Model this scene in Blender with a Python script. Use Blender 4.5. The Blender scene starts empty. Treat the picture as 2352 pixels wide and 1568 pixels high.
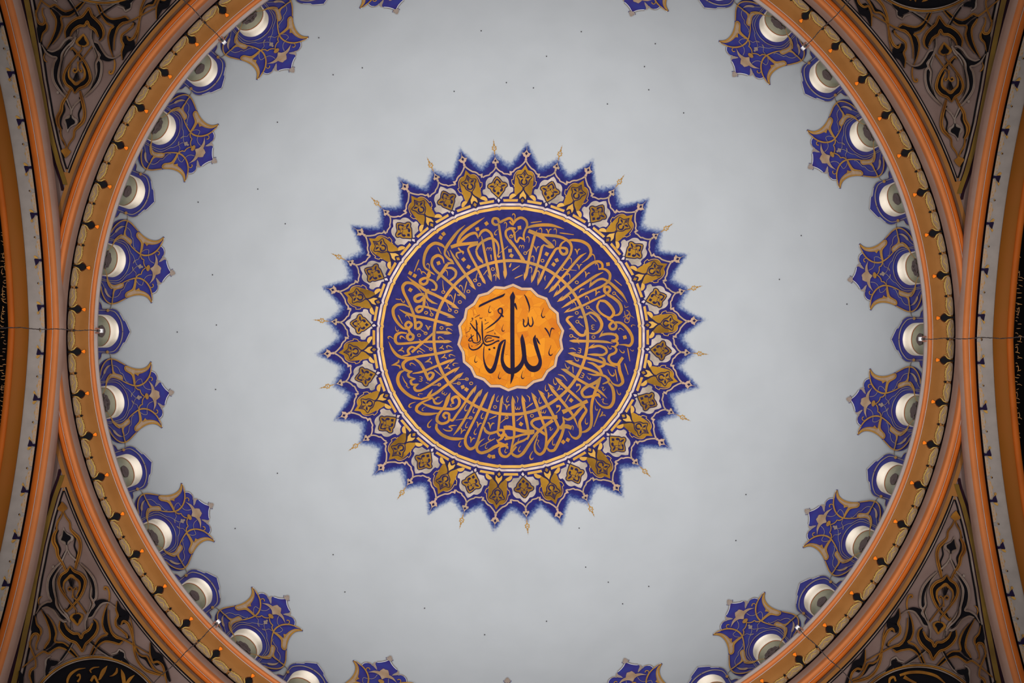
import bpy, math, random
from mathutils import Vector, Matrix
from mathutils.geometry import delaunay_2d_cdt
SC = bpy.context.scene
COL = SC.collection
random.seed(5)
PI = math.pi
F = 2650.0            # focal length in pixels of the 2352 px wide frame
CZ = 1.6              # eye height above the floor
def srgb(r, g, b):
    f = lambda c: (c/255/12.92) if c/255 <= 0.04045 else ((c/255+0.055)/1.055)**2.4
    return (f(r), f(g), f(b), 1.0)
# ------------------------------------------------------------------ camera
cam = bpy.data.cameras.new('camera'); camo = bpy.data.objects.new('camera', cam); COL.objects.link(camo)
cam.sensor_width = 36.0; cam.lens = F*36.0/2352
ROLL = 0.0099; cr, sr = math.cos(ROLL), math.sin(ROLL)
M = Matrix(((cr, -sr, 0, 0.0), (-sr, -cr, 0, 0.133), (0, 0, -1, CZ), (0, 0, 0, 1)))
camo.matrix_world = M
cam.shift_x = 3.0/2352; cam.shift_y = 7.4/2352
cam.clip_end = 200
SC.camera = camo
# ------------------------------------------------------------------ light
SC.view_settings.view_transform = 'Standard'; SC.view_settings.look = 'None'
SC.view_settings.exposure = 0.0; SC.view_settings.gamma = 1.0; SC.view_settings.use_curve_mapping = False
W = bpy.data.worlds.new('world'); SC.world = W; W.use_nodes = True
W.node_tree.nodes['Background'].inputs[0].default_value = (0.86, 0.92, 1.0, 1)
W.node_tree.nodes['Background'].inputs[1].default_value = 0.285
def lamp(name, loc, power, col, size, spot=None, aim=None, blend=1.0):
    l = bpy.data.lights.new(name, 'SPOT' if spot else 'POINT'); l.energy = power; l.color = col; l.shadow_soft_size = size
    o = bpy.data.objects.new(name, l); COL.objects.link(o); o.location = loc
    if spot:
        l.spot_size = math.radians(spot); l.spot_blend = blend
        o.rotation_euler = (Vector(aim)-Vector(loc)).to_track_quat('-Z', 'Y').to_euler()
    return o
# bulbs of the unseen ring chandelier, plus added spots that brighten the dome
for k in range(8):
    a = PI/8 + k*PI/4
    x, y = 5.2*math.cos(a), 5.2*math.sin(a)
    e = 1780*(1.0 + 0.30*math.sin(a))
    lamp('dome_fill_spot', (x, y, 6.0), e, (1.0, 0.985, 0.975), 0.35, 67, (x*0.16, y*0.16, 22.0))
    if k % 2 == 0:
        a += PI/8
        lamp('chandelier_bulb', (5.2*math.cos(a), 5.2*math.sin(a), 5.6), 105, (1.0, 0.80, 0.58), 0.3)
# ------------------------------------------------------------------ surfaces the work sits on
ZD, RD = 15.73, 5.70          # dome: centre height above the eye, radius
ZP, RP = 9.40, math.sqrt(67.6) # sphere of the pendentives
def ray(px, py, zc, R):
    d = Vector((px/F, py/F, 1.0)); c = Vector((0, 0, zc))
    a = d.dot(d); b = d.dot(c); q = max(0.0, b*b - a*(c.dot(c)-R*R))
    return d*((b+math.sqrt(q))/a) + Vector((0, 0, CZ))
def dome(px, py, off=0.0): return ray(px, py, ZD, RD-off)
def pend(px, py, off=0.0): return ray(px, py, ZP, RP-off)
def unroll(x, y): return (x*cr + y*sr, -x*sr + y*cr)
# ------------------------------------------------------------------ materials
MATS = {}
def mat(name, rgb, rough=0.6, metal=0.0, var=0.08, scale=6.0, bump=0.0, rnd=0.0, rgb2=None, spec=0.4, alpha_attr=None):
    m = bpy.data.materials.new(name); m.use_nodes = True; nt = m.node_tree; N = nt.nodes; L = nt.links
    b = N['Principled BSDF']; b.inputs['Roughness'].default_value = rough; b.inputs['Metallic'].default_value = metal
    b.inputs['Specular IOR Level'].default_value = spec
    c1 = srgb(*rgb); c2 = srgb(*(rgb2 or [max(0, min(255, c*(1-var*2.2))) for c in rgb]))
    kk = 0.76 if name in ('orange', 'orange_deep', 'brown', 'brown_dark', 'mauve', 'rim_grey', 'soffit_grey', 'garland', 'yellow') else 0.84
    if name not in ('reveal_white', 'white_line', 'flame'): c1 = tuple(c*kk for c in c1[:3])+(1,); c2 = tuple(c*kk for c in c2[:3])+(1,)
    tc = N.new('ShaderNodeTexCoord'); nz = N.new('ShaderNodeTexNoise'); nz.inputs['Scale'].default_value = scale
    nz.inputs['Detail'].default_value = 4; L.new(tc.outputs['Object'], nz.inputs['Vector'])
    rp = N.new('ShaderNodeMapRange'); rp.inputs[1].default_value = 0.35; rp.inputs[2].default_value = 0.68
    L.new(nz.outputs[0], rp.inputs[0])
    mx = N.new('ShaderNodeMix'); mx.data_type = 'RGBA'; mx.inputs[6].default_value = c1; mx.inputs[7].default_value = c2
    fac = rp.outputs[0]
    if rnd:
        oi = N.new('ShaderNodeObjectInfo'); ad = N.new('ShaderNodeMath'); ad.operation = 'MULTIPLY_ADD'
        ad.inputs[1].default_value = rnd; L.new(oi.outputs['Random'], ad.inputs[0])
        ml = N.new('ShaderNodeMath'); ml.operation = 'MULTIPLY'; ml.inputs[1].default_value = 1-rnd; L.new(fac, ml.inputs[0])
        L.new(ml.outputs[0], ad.inputs[2]); fac = ad.outputs[0]
    L.new(fac, mx.inputs[0]); L.new(mx.outputs[2], b.inputs['Base Color'])
    if bump:
        bp = N.new('ShaderNodeBump'); bp.inputs['Strength'].default_value = bump; bp.inputs['Distance'].default_value = 0.02
        L.new(nz.outputs[0], bp.inputs['Height']); L.new(bp.outputs[0], b.inputs['Normal'])
    MATS[name] = m; return m
mat('dome_plaster', (187, 191, 194), 0.85, var=0.012, scale=1.2, spec=0.15)
mat('blue', (40, 36, 108), 0.6, rgb2=(31, 27, 92), scale=9, spec=0.15)
mat('blue_paint', (46, 56, 140), 0.55, rgb2=(52, 44, 126), scale=5, spec=0.25)
mat('navy', (32, 23, 70), 0.6, rgb2=(26, 18, 58), scale=6, spec=0.2)
mat('gold_letter', (190, 128, 38), 0.42, 0.15, rgb2=(158, 116, 52), scale=3.2, spec=0.2, rnd=0.0)
mat('gold_petal', (206, 150, 44), 0.33, 0.4, rgb2=(128, 88, 20), scale=4.0, rnd=0.6)
mat('gold_bright', (244, 196, 104), 0.33, 0.35, rgb2=(218, 156, 54), scale=3.5, rnd=0.55)
mat('silver_petal', (218, 200, 188), 0.35, 0.2, rgb2=(142, 130, 112), scale=5.0, rnd=0.4)
mat('pearl', (236, 218, 212), 0.35, 0.2, rgb2=(190, 160, 140), scale=6.0, rnd=0.4)
mat('pink_ribbon', (214, 176, 150), 0.38, 0.2, rgb2=(172, 150, 122), scale=7.0, rnd=0.35)
mat('pink_border', (208, 166, 128), 0.5, rgb2=(192, 150, 110), scale=5)
mat('ink', (26, 14, 36), 0.6, rgb2=(30, 18, 52), scale=6, spec=0.08)
mat('ochre', (192, 142, 56), 0.5, 0.1, rgb2=(168, 122, 52), scale=6)
mat('beige', (186, 158, 132), 0.6, rgb2=(164, 132, 98), scale=6)
mat('beige_line', (166, 150, 140), 0.6, rgb2=(150, 130, 112), scale=6)
mat('white_line', (226, 224, 224), 0.7, var=0.02)
mat('reveal_white', (255, 244, 228), 0.8, var=0.015, spec=0.1)
mat('frame_brown', (176, 96, 40), 0.6)
mat('glass', (150, 152, 124), 0.25, rgb2=(132, 134, 106), scale=4, spec=0.5)
mat('rosette', (74, 50, 54), 0.6, rgb2=(96, 80, 78), scale=9)
mat('rim_grey', (196, 176, 168), 0.7, rgb2=(186, 168, 160), spec=0.2)
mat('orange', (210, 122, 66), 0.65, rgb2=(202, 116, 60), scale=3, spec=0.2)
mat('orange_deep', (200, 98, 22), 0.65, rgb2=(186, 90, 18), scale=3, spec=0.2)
mat('brown', (164, 108, 52), 0.7, rgb2=(154, 100, 46), scale=4, spec=0.2)
mat('brown_dark', (150, 84, 18), 0.7, rgb2=(146, 84, 14), scale=4, spec=0.2)
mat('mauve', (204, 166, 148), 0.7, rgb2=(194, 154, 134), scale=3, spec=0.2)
mat('mauve_dark', (120, 84, 62), 0.7, scale=3, spec=0.2)
mat('soffit_grey', (164, 152, 144), 0.8, var=0.03, spec=0.1)
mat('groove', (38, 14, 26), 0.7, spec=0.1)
mat('garland', (158, 130, 102), 0.6, rgb2=(138, 108, 74), scale=20)
mat('garland_soft', (176, 138, 104), 0.6, rgb2=(160, 146, 132), scale=20)
mat('yellow', (200, 162, 78), 0.5, rgb2=(168, 132, 66), scale=12)
mat('black', (14, 10, 14), 0.5, spec=0.15)
mat('halo', (84, 40, 16), 0.7, spec=0.1)
mat('flame', (255, 138, 10), 0.5, rgb2=(240, 110, 10), scale=30)
mat('panel', (130, 108, 101), 0.8, rgb2=(116, 93, 85), scale=2.5, spec=0.15)
mat('strap_gold', (170, 112, 34), 0.38, 0.35, rgb2=(122, 74, 18), scale=4, bump=0.1)
mat('strap_silver', (156, 138, 126), 0.42, 0.3, rgb2=(124, 100, 84), scale=4)
mat('strap_black', (10, 7, 12), 0.55, spec=0.12)
mat('olive', (128, 96, 22), 0.5, 0.2, rgb2=(104, 76, 18), scale=3)
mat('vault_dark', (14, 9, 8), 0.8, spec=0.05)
mat('cable', (62, 44, 40), 0.5)
mat('bracket', (150, 92, 70), 0.5)
mat('bolt', (40, 36, 40), 0.5)
# tortoise-shell tiles of the central disc: irregular cells with hairline joints
def tile_mat():
    m = mat('amber_tile', (212, 124, 2), 0.5, 0.0, rgb2=(204, 108, 0), scale=5, spec=0.1)
    nt = m.node_tree; N = nt.nodes; L = nt.links; b = N['Principled BSDF']
    tc = N.new('ShaderNodeTexCoord'); v = N.new('ShaderNodeTexVoronoi'); v.inputs['Scale'].default_value = 5.0
    e = N.new('ShaderNodeTexVoronoi'); e.feature = 'DISTANCE_TO_EDGE'; e.inputs['Scale'].default_value = 5.0
    mp = N.new('ShaderNodeMapping'); mp.inputs['Scale'].default_value = (1, 1, 0.01)
    L.new(tc.outputs['Object'], mp.inputs[0]); L.new(mp.outputs[0], v.inputs['Vector']); L.new(mp.outputs[0], e.inputs['Vector'])
    sp = N.new('ShaderNodeSeparateColor'); L.new(v.outputs['Color'], sp.inputs[0])
    old = b.inputs['Base Color'].links[0].from_socket
    mx = N.new('ShaderNodeMix'); mx.data_type = 'RGBA'; mx.inputs[7].default_value = srgb(218, 138, 16)
    mf = N.new('ShaderNodeMath'); mf.operation = 'MULTIPLY'; mf.inputs[1].default_value = 0.8; L.new(sp.outputs[0], mf.inputs[0])
    L.new(mf.outputs[0], mx.inputs[0]); L.new(old, mx.inputs[6])
    lt = N.new('ShaderNodeMath'); lt.operation = 'LESS_THAN'; lt.inputs[1].default_value = 0.008; L.new(e.outputs[0], lt.inputs[0])
    m2 = N.new('ShaderNodeMix'); m2.data_type = 'RGBA'; m2.inputs[7].default_value = srgb(176, 96, 8)
    L.new(lt.outputs[0], m2.inputs[0]); L.new(mx.outputs[2], m2.inputs[6]); L.new(m2.outputs[2], b.inputs['Base Color'])
tile_mat()
# airbrushed ultramarine: dense inside, feathering out through a noisy edge into bare plaster
def feather_mat():
    m = mat('feathered_blue', (40, 36, 108), 0.6, rgb2=(31, 27, 93), scale=9, spec=0.15)
    nt = m.node_tree; N = nt.nodes; L = nt.links; b = N['Principled BSDF']; out = N['Material Output']
    at = N.new('ShaderNodeAttribute'); at.attribute_name = 'fade'
    tc = N.new('ShaderNodeTexCoord'); nz = N.new('ShaderNodeTexNoise'); nz.inputs['Scale'].default_value = 22; nz.inputs['Detail'].default_value = 6
    nz.inputs['Roughness'].default_value = 0.7
    L.new(tc.outputs['Object'], nz.inputs['Vector'])
    ad = N.new('ShaderNodeMath'); ad.operation = 'MULTIPLY_ADD'; ad.inputs[1].default_value = 0.42
    L.new(nz.outputs[0], ad.inputs[0]); L.new(at.outputs['Fac'], ad.inputs[2])
    mr = N.new('ShaderNodeMapRange'); mr.interpolation_type = 'SMOOTHSTEP'; mr.inputs[1].default_value = 0.30; mr.inputs[2].default_value = 0.66
    L.new(ad.outputs[0], mr.inputs[0])
    old = b.inputs['Base Color'].links[0].from_socket
    mx = N.new('ShaderNodeMix'); mx.data_type = 'RGBA'; mx.inputs[6].default_value = srgb(26, 78, 158)
    m3 = N.new('ShaderNodeMapRange'); m3.inputs[1].default_value = 0.35; m3.inputs[2].default_value = 1.0; L.new(mr.outputs[0], m3.inputs[0])
    L.new(m3.outputs[0], mx.inputs[0]); L.new(old, mx.inputs[7]); L.new(mx.outputs[2], b.inputs['Base Color'])
    L.new(mr.outputs[0], b.inputs['Alpha'])
feather_mat()
# ------------------------------------------------------------------ mesh helpers
CH = {}
def adopt(o, parent):
    o.parent = parent; CH.setdefault(parent.name, []).append(o)
class MB:
    """collects 2-D drawn shapes laid on a curved surface into one mesh"""
    def __init__(s): s.v = []; s.f = []; s.cuts = []
    def add(s, verts, faces):
        o = len(s.v); s.v += [tuple(v) for v in verts]; s.f += [tuple(i+o for i in f) for f in faces]
    def sheet(s, pts2, faces, fn, off, thick):
        top = [fn(x, y, off) for x, y in pts2]
        faces = [tuple(f) for f in faces]
        if thick > 0:
            n = len(top); cnt = {}
            for f in faces:
                for i in range(len(f)):
                    a, b = f[i], f[(i+1) % len(f)]; cnt[(a, b)] = cnt.get((a, b), 0)+1
            bd = [e for e in cnt if (e[1], e[0]) not in cnt]
            extra = []; sk = []
            for a, b in bd:
                o = n+len(extra); extra += [top[a], top[b], fn(*pts2[b], off-thick), fn(*pts2[a], off-thick)]; sk.append((o+1, o, o+3, o+2))
            faces = faces + sk; top = top + extra
        s.cuts.append(len(s.f)); s.add(top, faces)
    def stroke(s, pts, fn, off, thick=0.006, step=3.0, k=1.0):
        P = smooth(pts, step); n = len(P)
        if n < 2: return
        L = []; R = []
        for i, (x, y, w) in enumerate(P):
            a = P[max(0, i-1)]; b = P[min(n-1, i+1)]
            dx, dy = b[0]-a[0], b[1]-a[1]; l = math.hypot(dx, dy) or 1.0
            nx, ny = -dy/l, dx/l; h = max(w*k*0.5, 0.12)
            L.append((x+nx*h, y+ny*h)); R.append((x-nx*h, y-ny*h))
        s.sheet(L+R, [(i, i+1, n+i+1, n+i) for i in range(n-1)], fn, off, thick)
    def fill(s, poly, fn, off, thick=0.006, grid=14.0, holes=()):
        vs = []; es = []
        def loop(pl):
            o = len(vs); m = len(pl); vs.extend(Vector(p) for p in pl); es.extend((o+i, o+(i+1) % m) for i in range(m))
        loop(poly)
        for h in holes: loop(h)
        xs = [p[0] for p in poly]; ys = [p[1] for p in poly]
        if grid:
            x = min(xs)+grid*0.5
            while x < max(xs):
                y = min(ys)+grid*0.5
                while y < max(ys):
                    if inside(poly, x, y) and not any(inside(h, x, y) for h in holes): vs.append(Vector((x, y)))
                    y += grid
                x += grid
        r = delaunay_2d_cdt(vs, es, [], 1 if not holes else 0, 1e-5)
        V2 = [tuple(p) for p in r[0]]; keep = []
        for f in r[2]:
            cx = sum(V2[i][0] for i in f)/len(f); cy = sum(V2[i][1] for i in f)/len(f)
            if inside(poly, cx, cy) and not any(inside(h, cx, cy) for h in holes): keep.append(tuple(f))
        s.sheet(V2, keep, fn, off, thick)
    def split(s, name, m, parent, base):
        """one object per drawn piece"""
        c = s.cuts+[len(s.f)]; out = []
        for a, b in zip(c, c[1:]):
            q = MB(); ids = sorted({i for f in s.f[a:b] for i in f}); mp = {i: k for k, i in enumerate(ids)}
            q.v = [s.v[i] for i in ids]; q.f = [tuple(mp[i] for i in f) for f in s.f[a:b]]
            out.append(q.build(name, m, parent, base))
        return out
    def build(s, name, m, parent=None, base=None, shade=True):
        b = Vector(base) if base is not None else Vector((0, 0, 0))
        me = bpy.data.meshes.new(name); me.from_pydata([tuple(Vector(v)-b) for v in s.v], [], s.f); me.update()
        me.materials.append(MATS[m])
        if shade: me.polygons.foreach_set('use_smooth', [True]*len(me.polygons))
        o = bpy.data.objects.new(name, me); COL.objects.link(o)
        if parent is not None: adopt(o, parent)
        elif base is not None: o.location = b
        return o
def inside(poly, x, y):
    c = False; n = len(poly); j = n-1
    for i in range(n):
        xi, yi = poly[i][:2]; xj, yj = poly[j][:2]
        if (yi > y) != (yj > y) and x < (xj-xi)*(y-yi)/(yj-yi)+xi: c = not c
        j = i
    return c
def smooth(pts, step):
    """Catmull-Rom through (x, y, w)"""
    p = [tuple(q) if len(q) == 3 else (q[0], q[1], 1.0) for q in pts]
    if len(p) < 3: 
        a, b = p[0], p[-1]; n = max(2, int(math.hypot(b[0]-a[0], b[1]-a[1])/step))
        return [tuple(a[k]+(b[k]-a[k])*i/n for k in range(3)) for i in range(n+1)]
    out = []
    closed = math.hypot(p[0][0]-p[-1][0], p[0][1]-p[-1][1]) < 1e-6
    for i in range(len(p)-1):
        p1, p2 = p[i], p[i+1]
        p0 = p[i-1] if i > 0 else (p[-2] if closed else tuple(2*p1[k]-p2[k] for k in range(3)))
        p3 = p[i+2] if i+2 < len(p) else (p[1] if closed else tuple(2*p2[k]-p1[k] for k in range(3)))
        d = math.hypot(p2[0]-p1[0], p2[1]-p1[1]); n = max(2, int(d/step))
        d0 = math.hypot(p1[0]-p0[0], p1[1]-p0[1]) or d or 1; d3 = math.hypot(p3[0]-p2[0], p3[1]-p2[1]) or d or 1
        d = d or 1e-3
        s1 = min(1.0, d/d0) if d0 > 0 else 1; s2 = min(1.0, d/d3)
        for j in range(n):
            t = j/n; t2, t3 = t*t, t*t*t
            q = []
            for k in range(3):
                m1 = 0.5*(p2[k]-p1[k] + (p1[k]-p0[k])*s1); m2 = 0.5*(p3[k]-p2[k])*s2 + 0.5*(p2[k]-p1[k])
                q.append((2*t3-3*t2+1)*p1[k] + (t3-2*t2+t)*m1 + (-2*t3+3*t2)*p2[k] + (t3-t2)*m2)
            out.append(tuple(q))
    out.append(p[-1]); return out
def outline(pts, step=4.0): return [(x, y) for x, y, _ in smooth(pts, step)]
def circle(cx, cy, r, n=20, ry=None): return [(cx+r*math.cos(2*PI*i/n), cy+(ry or r)*math.sin(2*PI*i/n)) for i in range(n)]
def mirror(poly): return [(p[0], -p[1]) + tuple(p[2:]) for p in poly]
def sym(half):        # half outline from axis to axis -> closed outline
    return list(half) + [(x, -y) for x, y in reversed(half) if abs(y) > 1e-6]
def empty(name, loc=(0, 0, 0), rz=0.0, parent=None):
    o = bpy.data.objects.new(name, None); COL.objects.link(o); o.location = loc; o.rotation_euler = (0, 0, rz); o.empty_display_size = 0.2
    if parent is not None: adopt(o, parent)
    return o
def tag(o, label=None, cat=None, group=None, kind=None):
    if label: o['label'] = label
    if cat: o['category'] = cat
    if group: o['group'] = group
    if kind: o['kind'] = kind
    return o
def kids(o): return list(CH.get(o.name, []))
def copy_tree(o, parent=None):
    ch = kids(o); c = o.copy(); COL.objects.link(c)
    if parent is not None: adopt(c, parent)
    for q in ch: copy_tree(q, c)
    return c
def rotz(v, a): return Vector((v[0]*math.cos(a)-v[1]*math.sin(a), v[0]*math.sin(a)+v[1]*math.cos(a), v[2]))
# ================================================================== the setting
C0 = (0, 0, CZ)
def struct(o, label=None): tag(o, label, kind='structure'); return o
# ---- window opening, drawn at azimuth 0 as (p, t): p = px from the axis, t = px sideways
def small_crop(pts):      # traced in a 10.45x enlargement from (215, 690)
    out = []
    for q in pts:
        x, y = unroll(215+q[0]/10.45-1173, 690+q[1]/10.45-769)
        out.append((-x, y) + tuple(w/10.45 for w in q[2:]))
    return out
def half_up(pts): return [(p[0], abs(p[1])) + tuple(p[2:]) for p in small_crop(pts)]
OPEN_HALF = [(900.0, 0.0), (900.8, 8), (903, 16.5), (907.5, 24.5), (913, 30.5), (918.5, 34.6), (924, 36.9), (932, 37.8), (951, 38.2)]
OPEN = [(x, y) for x, y in outline(OPEN_HALF, 3.0)]
OPEN = sym(OPEN)
def dome_shell():
    mb = MB()
    E1 = math.radians(13.5); E0 = math.radians(-1.2)
    # lower band: a 10 degree tile with the opening cut out, in (azimuth, elevation)
    def to_ae(px, py):
        v = dome(px, py) - Vector((0, 0, CZ+ZD)); return (math.atan2(v.y, v.x), math.asin(v.z/RD))
    hole = [to_ae(*p) for p in OPEN]
    h = math.radians(5)
    N = 12
    edge = [(-h+2*h*i/N, E0) for i in range(N)] + [(h, E0+(E1-E0)*i/N) for i in range(N)] + [(h-2*h*i/N, E1) for i in range(N)] + [(-h, E1-(E1-E0)*i/N) for i in range(N)]
    fn = lambda a, e, off: Vector((RD*math.cos(e)*math.cos(a), RD*math.cos(e)*math.sin(a), ZD+RD*math.sin(e)+CZ))
    t = MB(); t.fill(edge, fn, 0, 0, grid=math.radians(0.85), holes=[hole])
    for k in range(36):
        a = k*PI/18; mb.add([rotz(v, a) for v in t.v], t.f)
    n = 36*N; rows = 44
    vs = []; fs = []
    for r in range(rows+1):
        e = E1+(PI/2-E1)*r/rows
        for i in range(n):
            vs.append(fn(-h+2*PI*i/n, min(e, PI/2-1e-4), 0))
    for r in range(rows):
        for i in range(n): fs.append((r*n+i, r*n+(i+1) % n, (r+1)*n+(i+1) % n, (r+1)*n+i))
    mb.add(vs, fs)
    o = mb.build('ceiling', 'dome_plaster', base=(0, 0, CZ+ZD))
    import bmesh
    bm = bmesh.new(); bm.from_mesh(o.data); bmesh.ops.remove_doubles(bm, verts=bm.verts, dist=0.0005); bm.to_mesh(o.data); bm.free()
    struct(o)
dome_shell()
# ---- windows: splayed plaster reveal, brown frame, frosted pane with a leaded rosette
def window_proto(big):
    base = dome(935, 0)
    w = empty('window_1', base); struct(w)
    hl = [dome(*p) for p in OPEN]
    dirn = Vector((1, 0, 0))
    def ring(depth, k, dz=0.0):
        c = sum(hl, Vector())/len(hl); out = []
        for v in hl: out.append(Vector((c.x+(v.x-c.x)*0.35+depth, c.y+(v.y-c.y)*k, c.z+(v.z-c.z)*k+dz)))
        return out
    c = sum(hl, Vector())/len(hl)
    r0 = hl; r1 = ring(0.07, 0.994); r2 = ring(0.092, 0.935, -0.010); r3 = ring(0.10, 0.915, -0.014)
    def band(name, m, a, b):
        mb = MB(); n = len(a); mb.add(a+b, [(i, (i+1) % n, n+(i+1) % n, n+i) for i in range(n)]); return mb.build(name, m, w, base)
    band('reveal', 'reveal_white', r0, r1); band('inner_step', 'reveal_white', r1, r2); band('frame', 'frame_brown', r2, r3)
    mb = MB(); mb.add(r3, [tuple(range(len(r3)))]); pane = mb.build('pane', 'glass', w, base, shade=False)
    cx = sum((v.x for v in r3))/len(r3)
    top = max(v.z for v in r3); 
    mb = MB()
    def flat(y, z, off):  # pane plane
        zz = c.z+z; k = (zz-c.z)/max(1e-3, (top-c.z)); return Vector((cx+(hl[0].x-c.x)*0.35*0 - off, y, zz))
    if big:
        for q in ((0, 0.0, 0.05), (0.055, -0.05, 0.05), (-0.055, -0.05, 0.05), (0.0, -0.12, 0.07), (0.1, -0.13, 0.035), (-0.1, -0.13, 0.035)):
            mb.fill([(p[0], p[1]) for p in circle(q[0], q[1]-0.02, q[2], 14)], flat, 0.012, 0.012, grid=0)
    else:
        mb.fill([(0, 0.075), (0.05, 0.03), (0.085, -0.05), (0.07, -0.16), (0, -0.2), (-0.07, -0.16), (-0.085, -0.05), (-0.05, 0.03)], flat, 0.012, 0.012, grid=0)
        mb.fill(circle(0, -0.06, 0.03, 12), flat, 0.014, 0.012, grid=0)
    r = mb.build('rosette', 'rosette', pane, base)
    return w, base
wb, wbase = window_proto(True); ws, _ = window_proto(False)
WIN = {}
for k in range(36):
    src = wb if k % 2 else ws
    o = src if k in (0, 1) else copy_tree(src)
    WIN[k] = o
    o.location = rotz(wbase, k*PI/18); o.rotation_euler = (0, 0, k*PI/18)
for k in range(36): WIN[k].name = 'window_%d' % (k+1)
# ---- the cornice ring under the dome: every fillet and moulding strip is a part, each in one colour
def lathe(name, m, prof, parent, segs=360, clip=None):
    """prof: (px, h) pairs"""
    mb = MB(); pr = [(p*h/F, h+CZ) for p, h in prof]
    vs = []; n = len(pr)
    for i in range(segs):
        a = 2*PI*i/segs
        vs += [(r*math.cos(a), r*math.sin(a), z) for r, z in pr]
    fs = [(i*n+j, i*n+j+1, ((i+1) % segs)*n+j+1, ((i+1) % segs)*n+j) for i in range(segs) for j in range(n-1)]
    if clip:      # the outer mouldings die into the great arches
        fs = [f for f in fs if max(abs(vs[i][0]) for i in f) < clip and max(abs(vs[i][1]) for i in f) < clip]
    mb.add(vs, fs)
    return mb.build(name, m, parent, C0)
def spl(prof, step=1.5): return [(a, b) for a, b, _ in smooth([(p, h*100, 0) for p, h in prof], step)]
def prof(*pts): return [(a, b/100) for a, b in spl(pts)]
cornice = struct(empty('trim_1', C0))
def pz(px): v = pend(px, 0); return v.z-CZ
def on_pend(a, b, off=0.012, n=6): return [(F*math.hypot(*(q := pend(a+(b-a)*i/n, 0, off)).xy)/(q.z-CZ), q.z-CZ) for i in range(n+1)]
lathe('outer_brown_band', 'brown', on_pend(1079, 1070), cornice, 720, 5.885)
lathe('mauve_band', 'mauve_dark', on_pend(1070, 1062, 0.02), cornice, 720, 5.885)
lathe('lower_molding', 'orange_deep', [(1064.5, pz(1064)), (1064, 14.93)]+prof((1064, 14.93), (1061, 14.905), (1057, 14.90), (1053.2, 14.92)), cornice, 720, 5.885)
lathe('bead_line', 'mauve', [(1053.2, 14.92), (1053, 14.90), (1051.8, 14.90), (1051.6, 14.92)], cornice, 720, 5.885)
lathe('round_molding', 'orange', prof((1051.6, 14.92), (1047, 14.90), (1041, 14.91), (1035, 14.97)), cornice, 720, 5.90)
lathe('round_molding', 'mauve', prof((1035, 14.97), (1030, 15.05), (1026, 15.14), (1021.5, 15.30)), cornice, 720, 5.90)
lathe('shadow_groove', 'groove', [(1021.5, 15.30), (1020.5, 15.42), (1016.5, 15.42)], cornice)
lathe('frieze_ground', 'brown', [(1016.5, 15.42), (1016.5, 15.35), (1003, 15.40)], cornice)
lathe('brown_band', 'brown', prof((1003, 15.40), (990, 15.45), (970, 15.555)), cornice)
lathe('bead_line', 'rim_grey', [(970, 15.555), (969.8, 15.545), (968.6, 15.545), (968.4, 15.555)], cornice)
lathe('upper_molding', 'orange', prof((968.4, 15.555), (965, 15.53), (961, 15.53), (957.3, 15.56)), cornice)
lathe('rim_fillet', 'rim_grey', prof((957.3, 15.56), (953, 15.59), (950, 15.61), (948.2, 15.66)), cornice)
lathe('ledge', 'rim_grey', [(948.2, 15.66), (949, 15.70), (1000, 15.70)], cornice)
def ringmap(px, ang_px, off=0.0):       # a point on the brown band: px radius, sideways px at r=1000
    ks = [(1021, 15.33), (1003, 15.40), (990, 15.45), (970, 15.555)]
    px = max(970.5, min(1020, px))
    for (a, ha), (b, hb) in zip(ks, ks[1:]):
        if b <= px <= a: h = ha+(hb-ha)*(px-a)/(b-a); break
    r = px*h/F; a = ang_px/1000.0
    return Vector(((r-off*0.6)*math.cos(a), (r-off*0.6)*math.sin(a), h-off+CZ))
R0 = Vector(ringmap(1003, 0))
def fmap(x, y, off): return ringmap(x, y, off)
def ring_copies(make, n, a0, parent):
    src = make()
    for k in range(n):
        o = src if k == 0 else copy_tree(src, parent)
        a = a0+2*PI*k/n; o.location = rotz(R0-Vector(C0), a); o.rotation_euler = (0, 0, a)
STEP = 2*PI/64
def teardrop():
    e = empty('pendant_drop', R0-Vector(C0), 0, cornice)
    half = outline([(1021, 3.2), (1013, 1.6), (1008, 2.2), (1003, 5.0), (998, 7.8), (993.5, 6.6), (990, 3.2), (987.5, 0)], 1.5)
    mb = MB(); mb.fill(sym([(1021, 0)]+half), fmap, 0.02, 0.016, grid=4); d = mb.build('drop', 'black', e, R0)
    mb = MB(); h = [(1009, 2.5), (1003, 7.5), (998, 10.3), (993, 8.8), (989, 4.6), (986, 0)]
    mb.fill(sym([(1009, 0)]+outline(h, 1.5)), fmap, 0.010, 0.008, grid=4); mb.build('halo', 'halo', e, R0)
    mb = MB()
    for s in (-1, 1): mb.stroke([(1013, 3.5*s, 1.5), (1006, 5.5*s, 2.6), (1001, 10.5*s, 2.0), (997, 12*s, 0.6)], fmap, 0.024, 0.012, 1.5)
    mb.build('calyx', 'yellow', e, R0)
    mb = MB()
    for x, y, r in ((986, 0, 1.9), (983, -1.7, 2.0), (983, 1.7, 2.0), (980.8, 0, 2.2), (981.0, 2.7, 1.5), (981.0, -2.7, 1.5)): mb.fill(circle(x, y, r, 10), fmap, 0.026+0.001*y, 0.016, grid=0)
    mb.build('flame_tip', 'flame', e, R0)
    return e
ring_copies(teardrop, 64, STEP/2, cornice)
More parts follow.
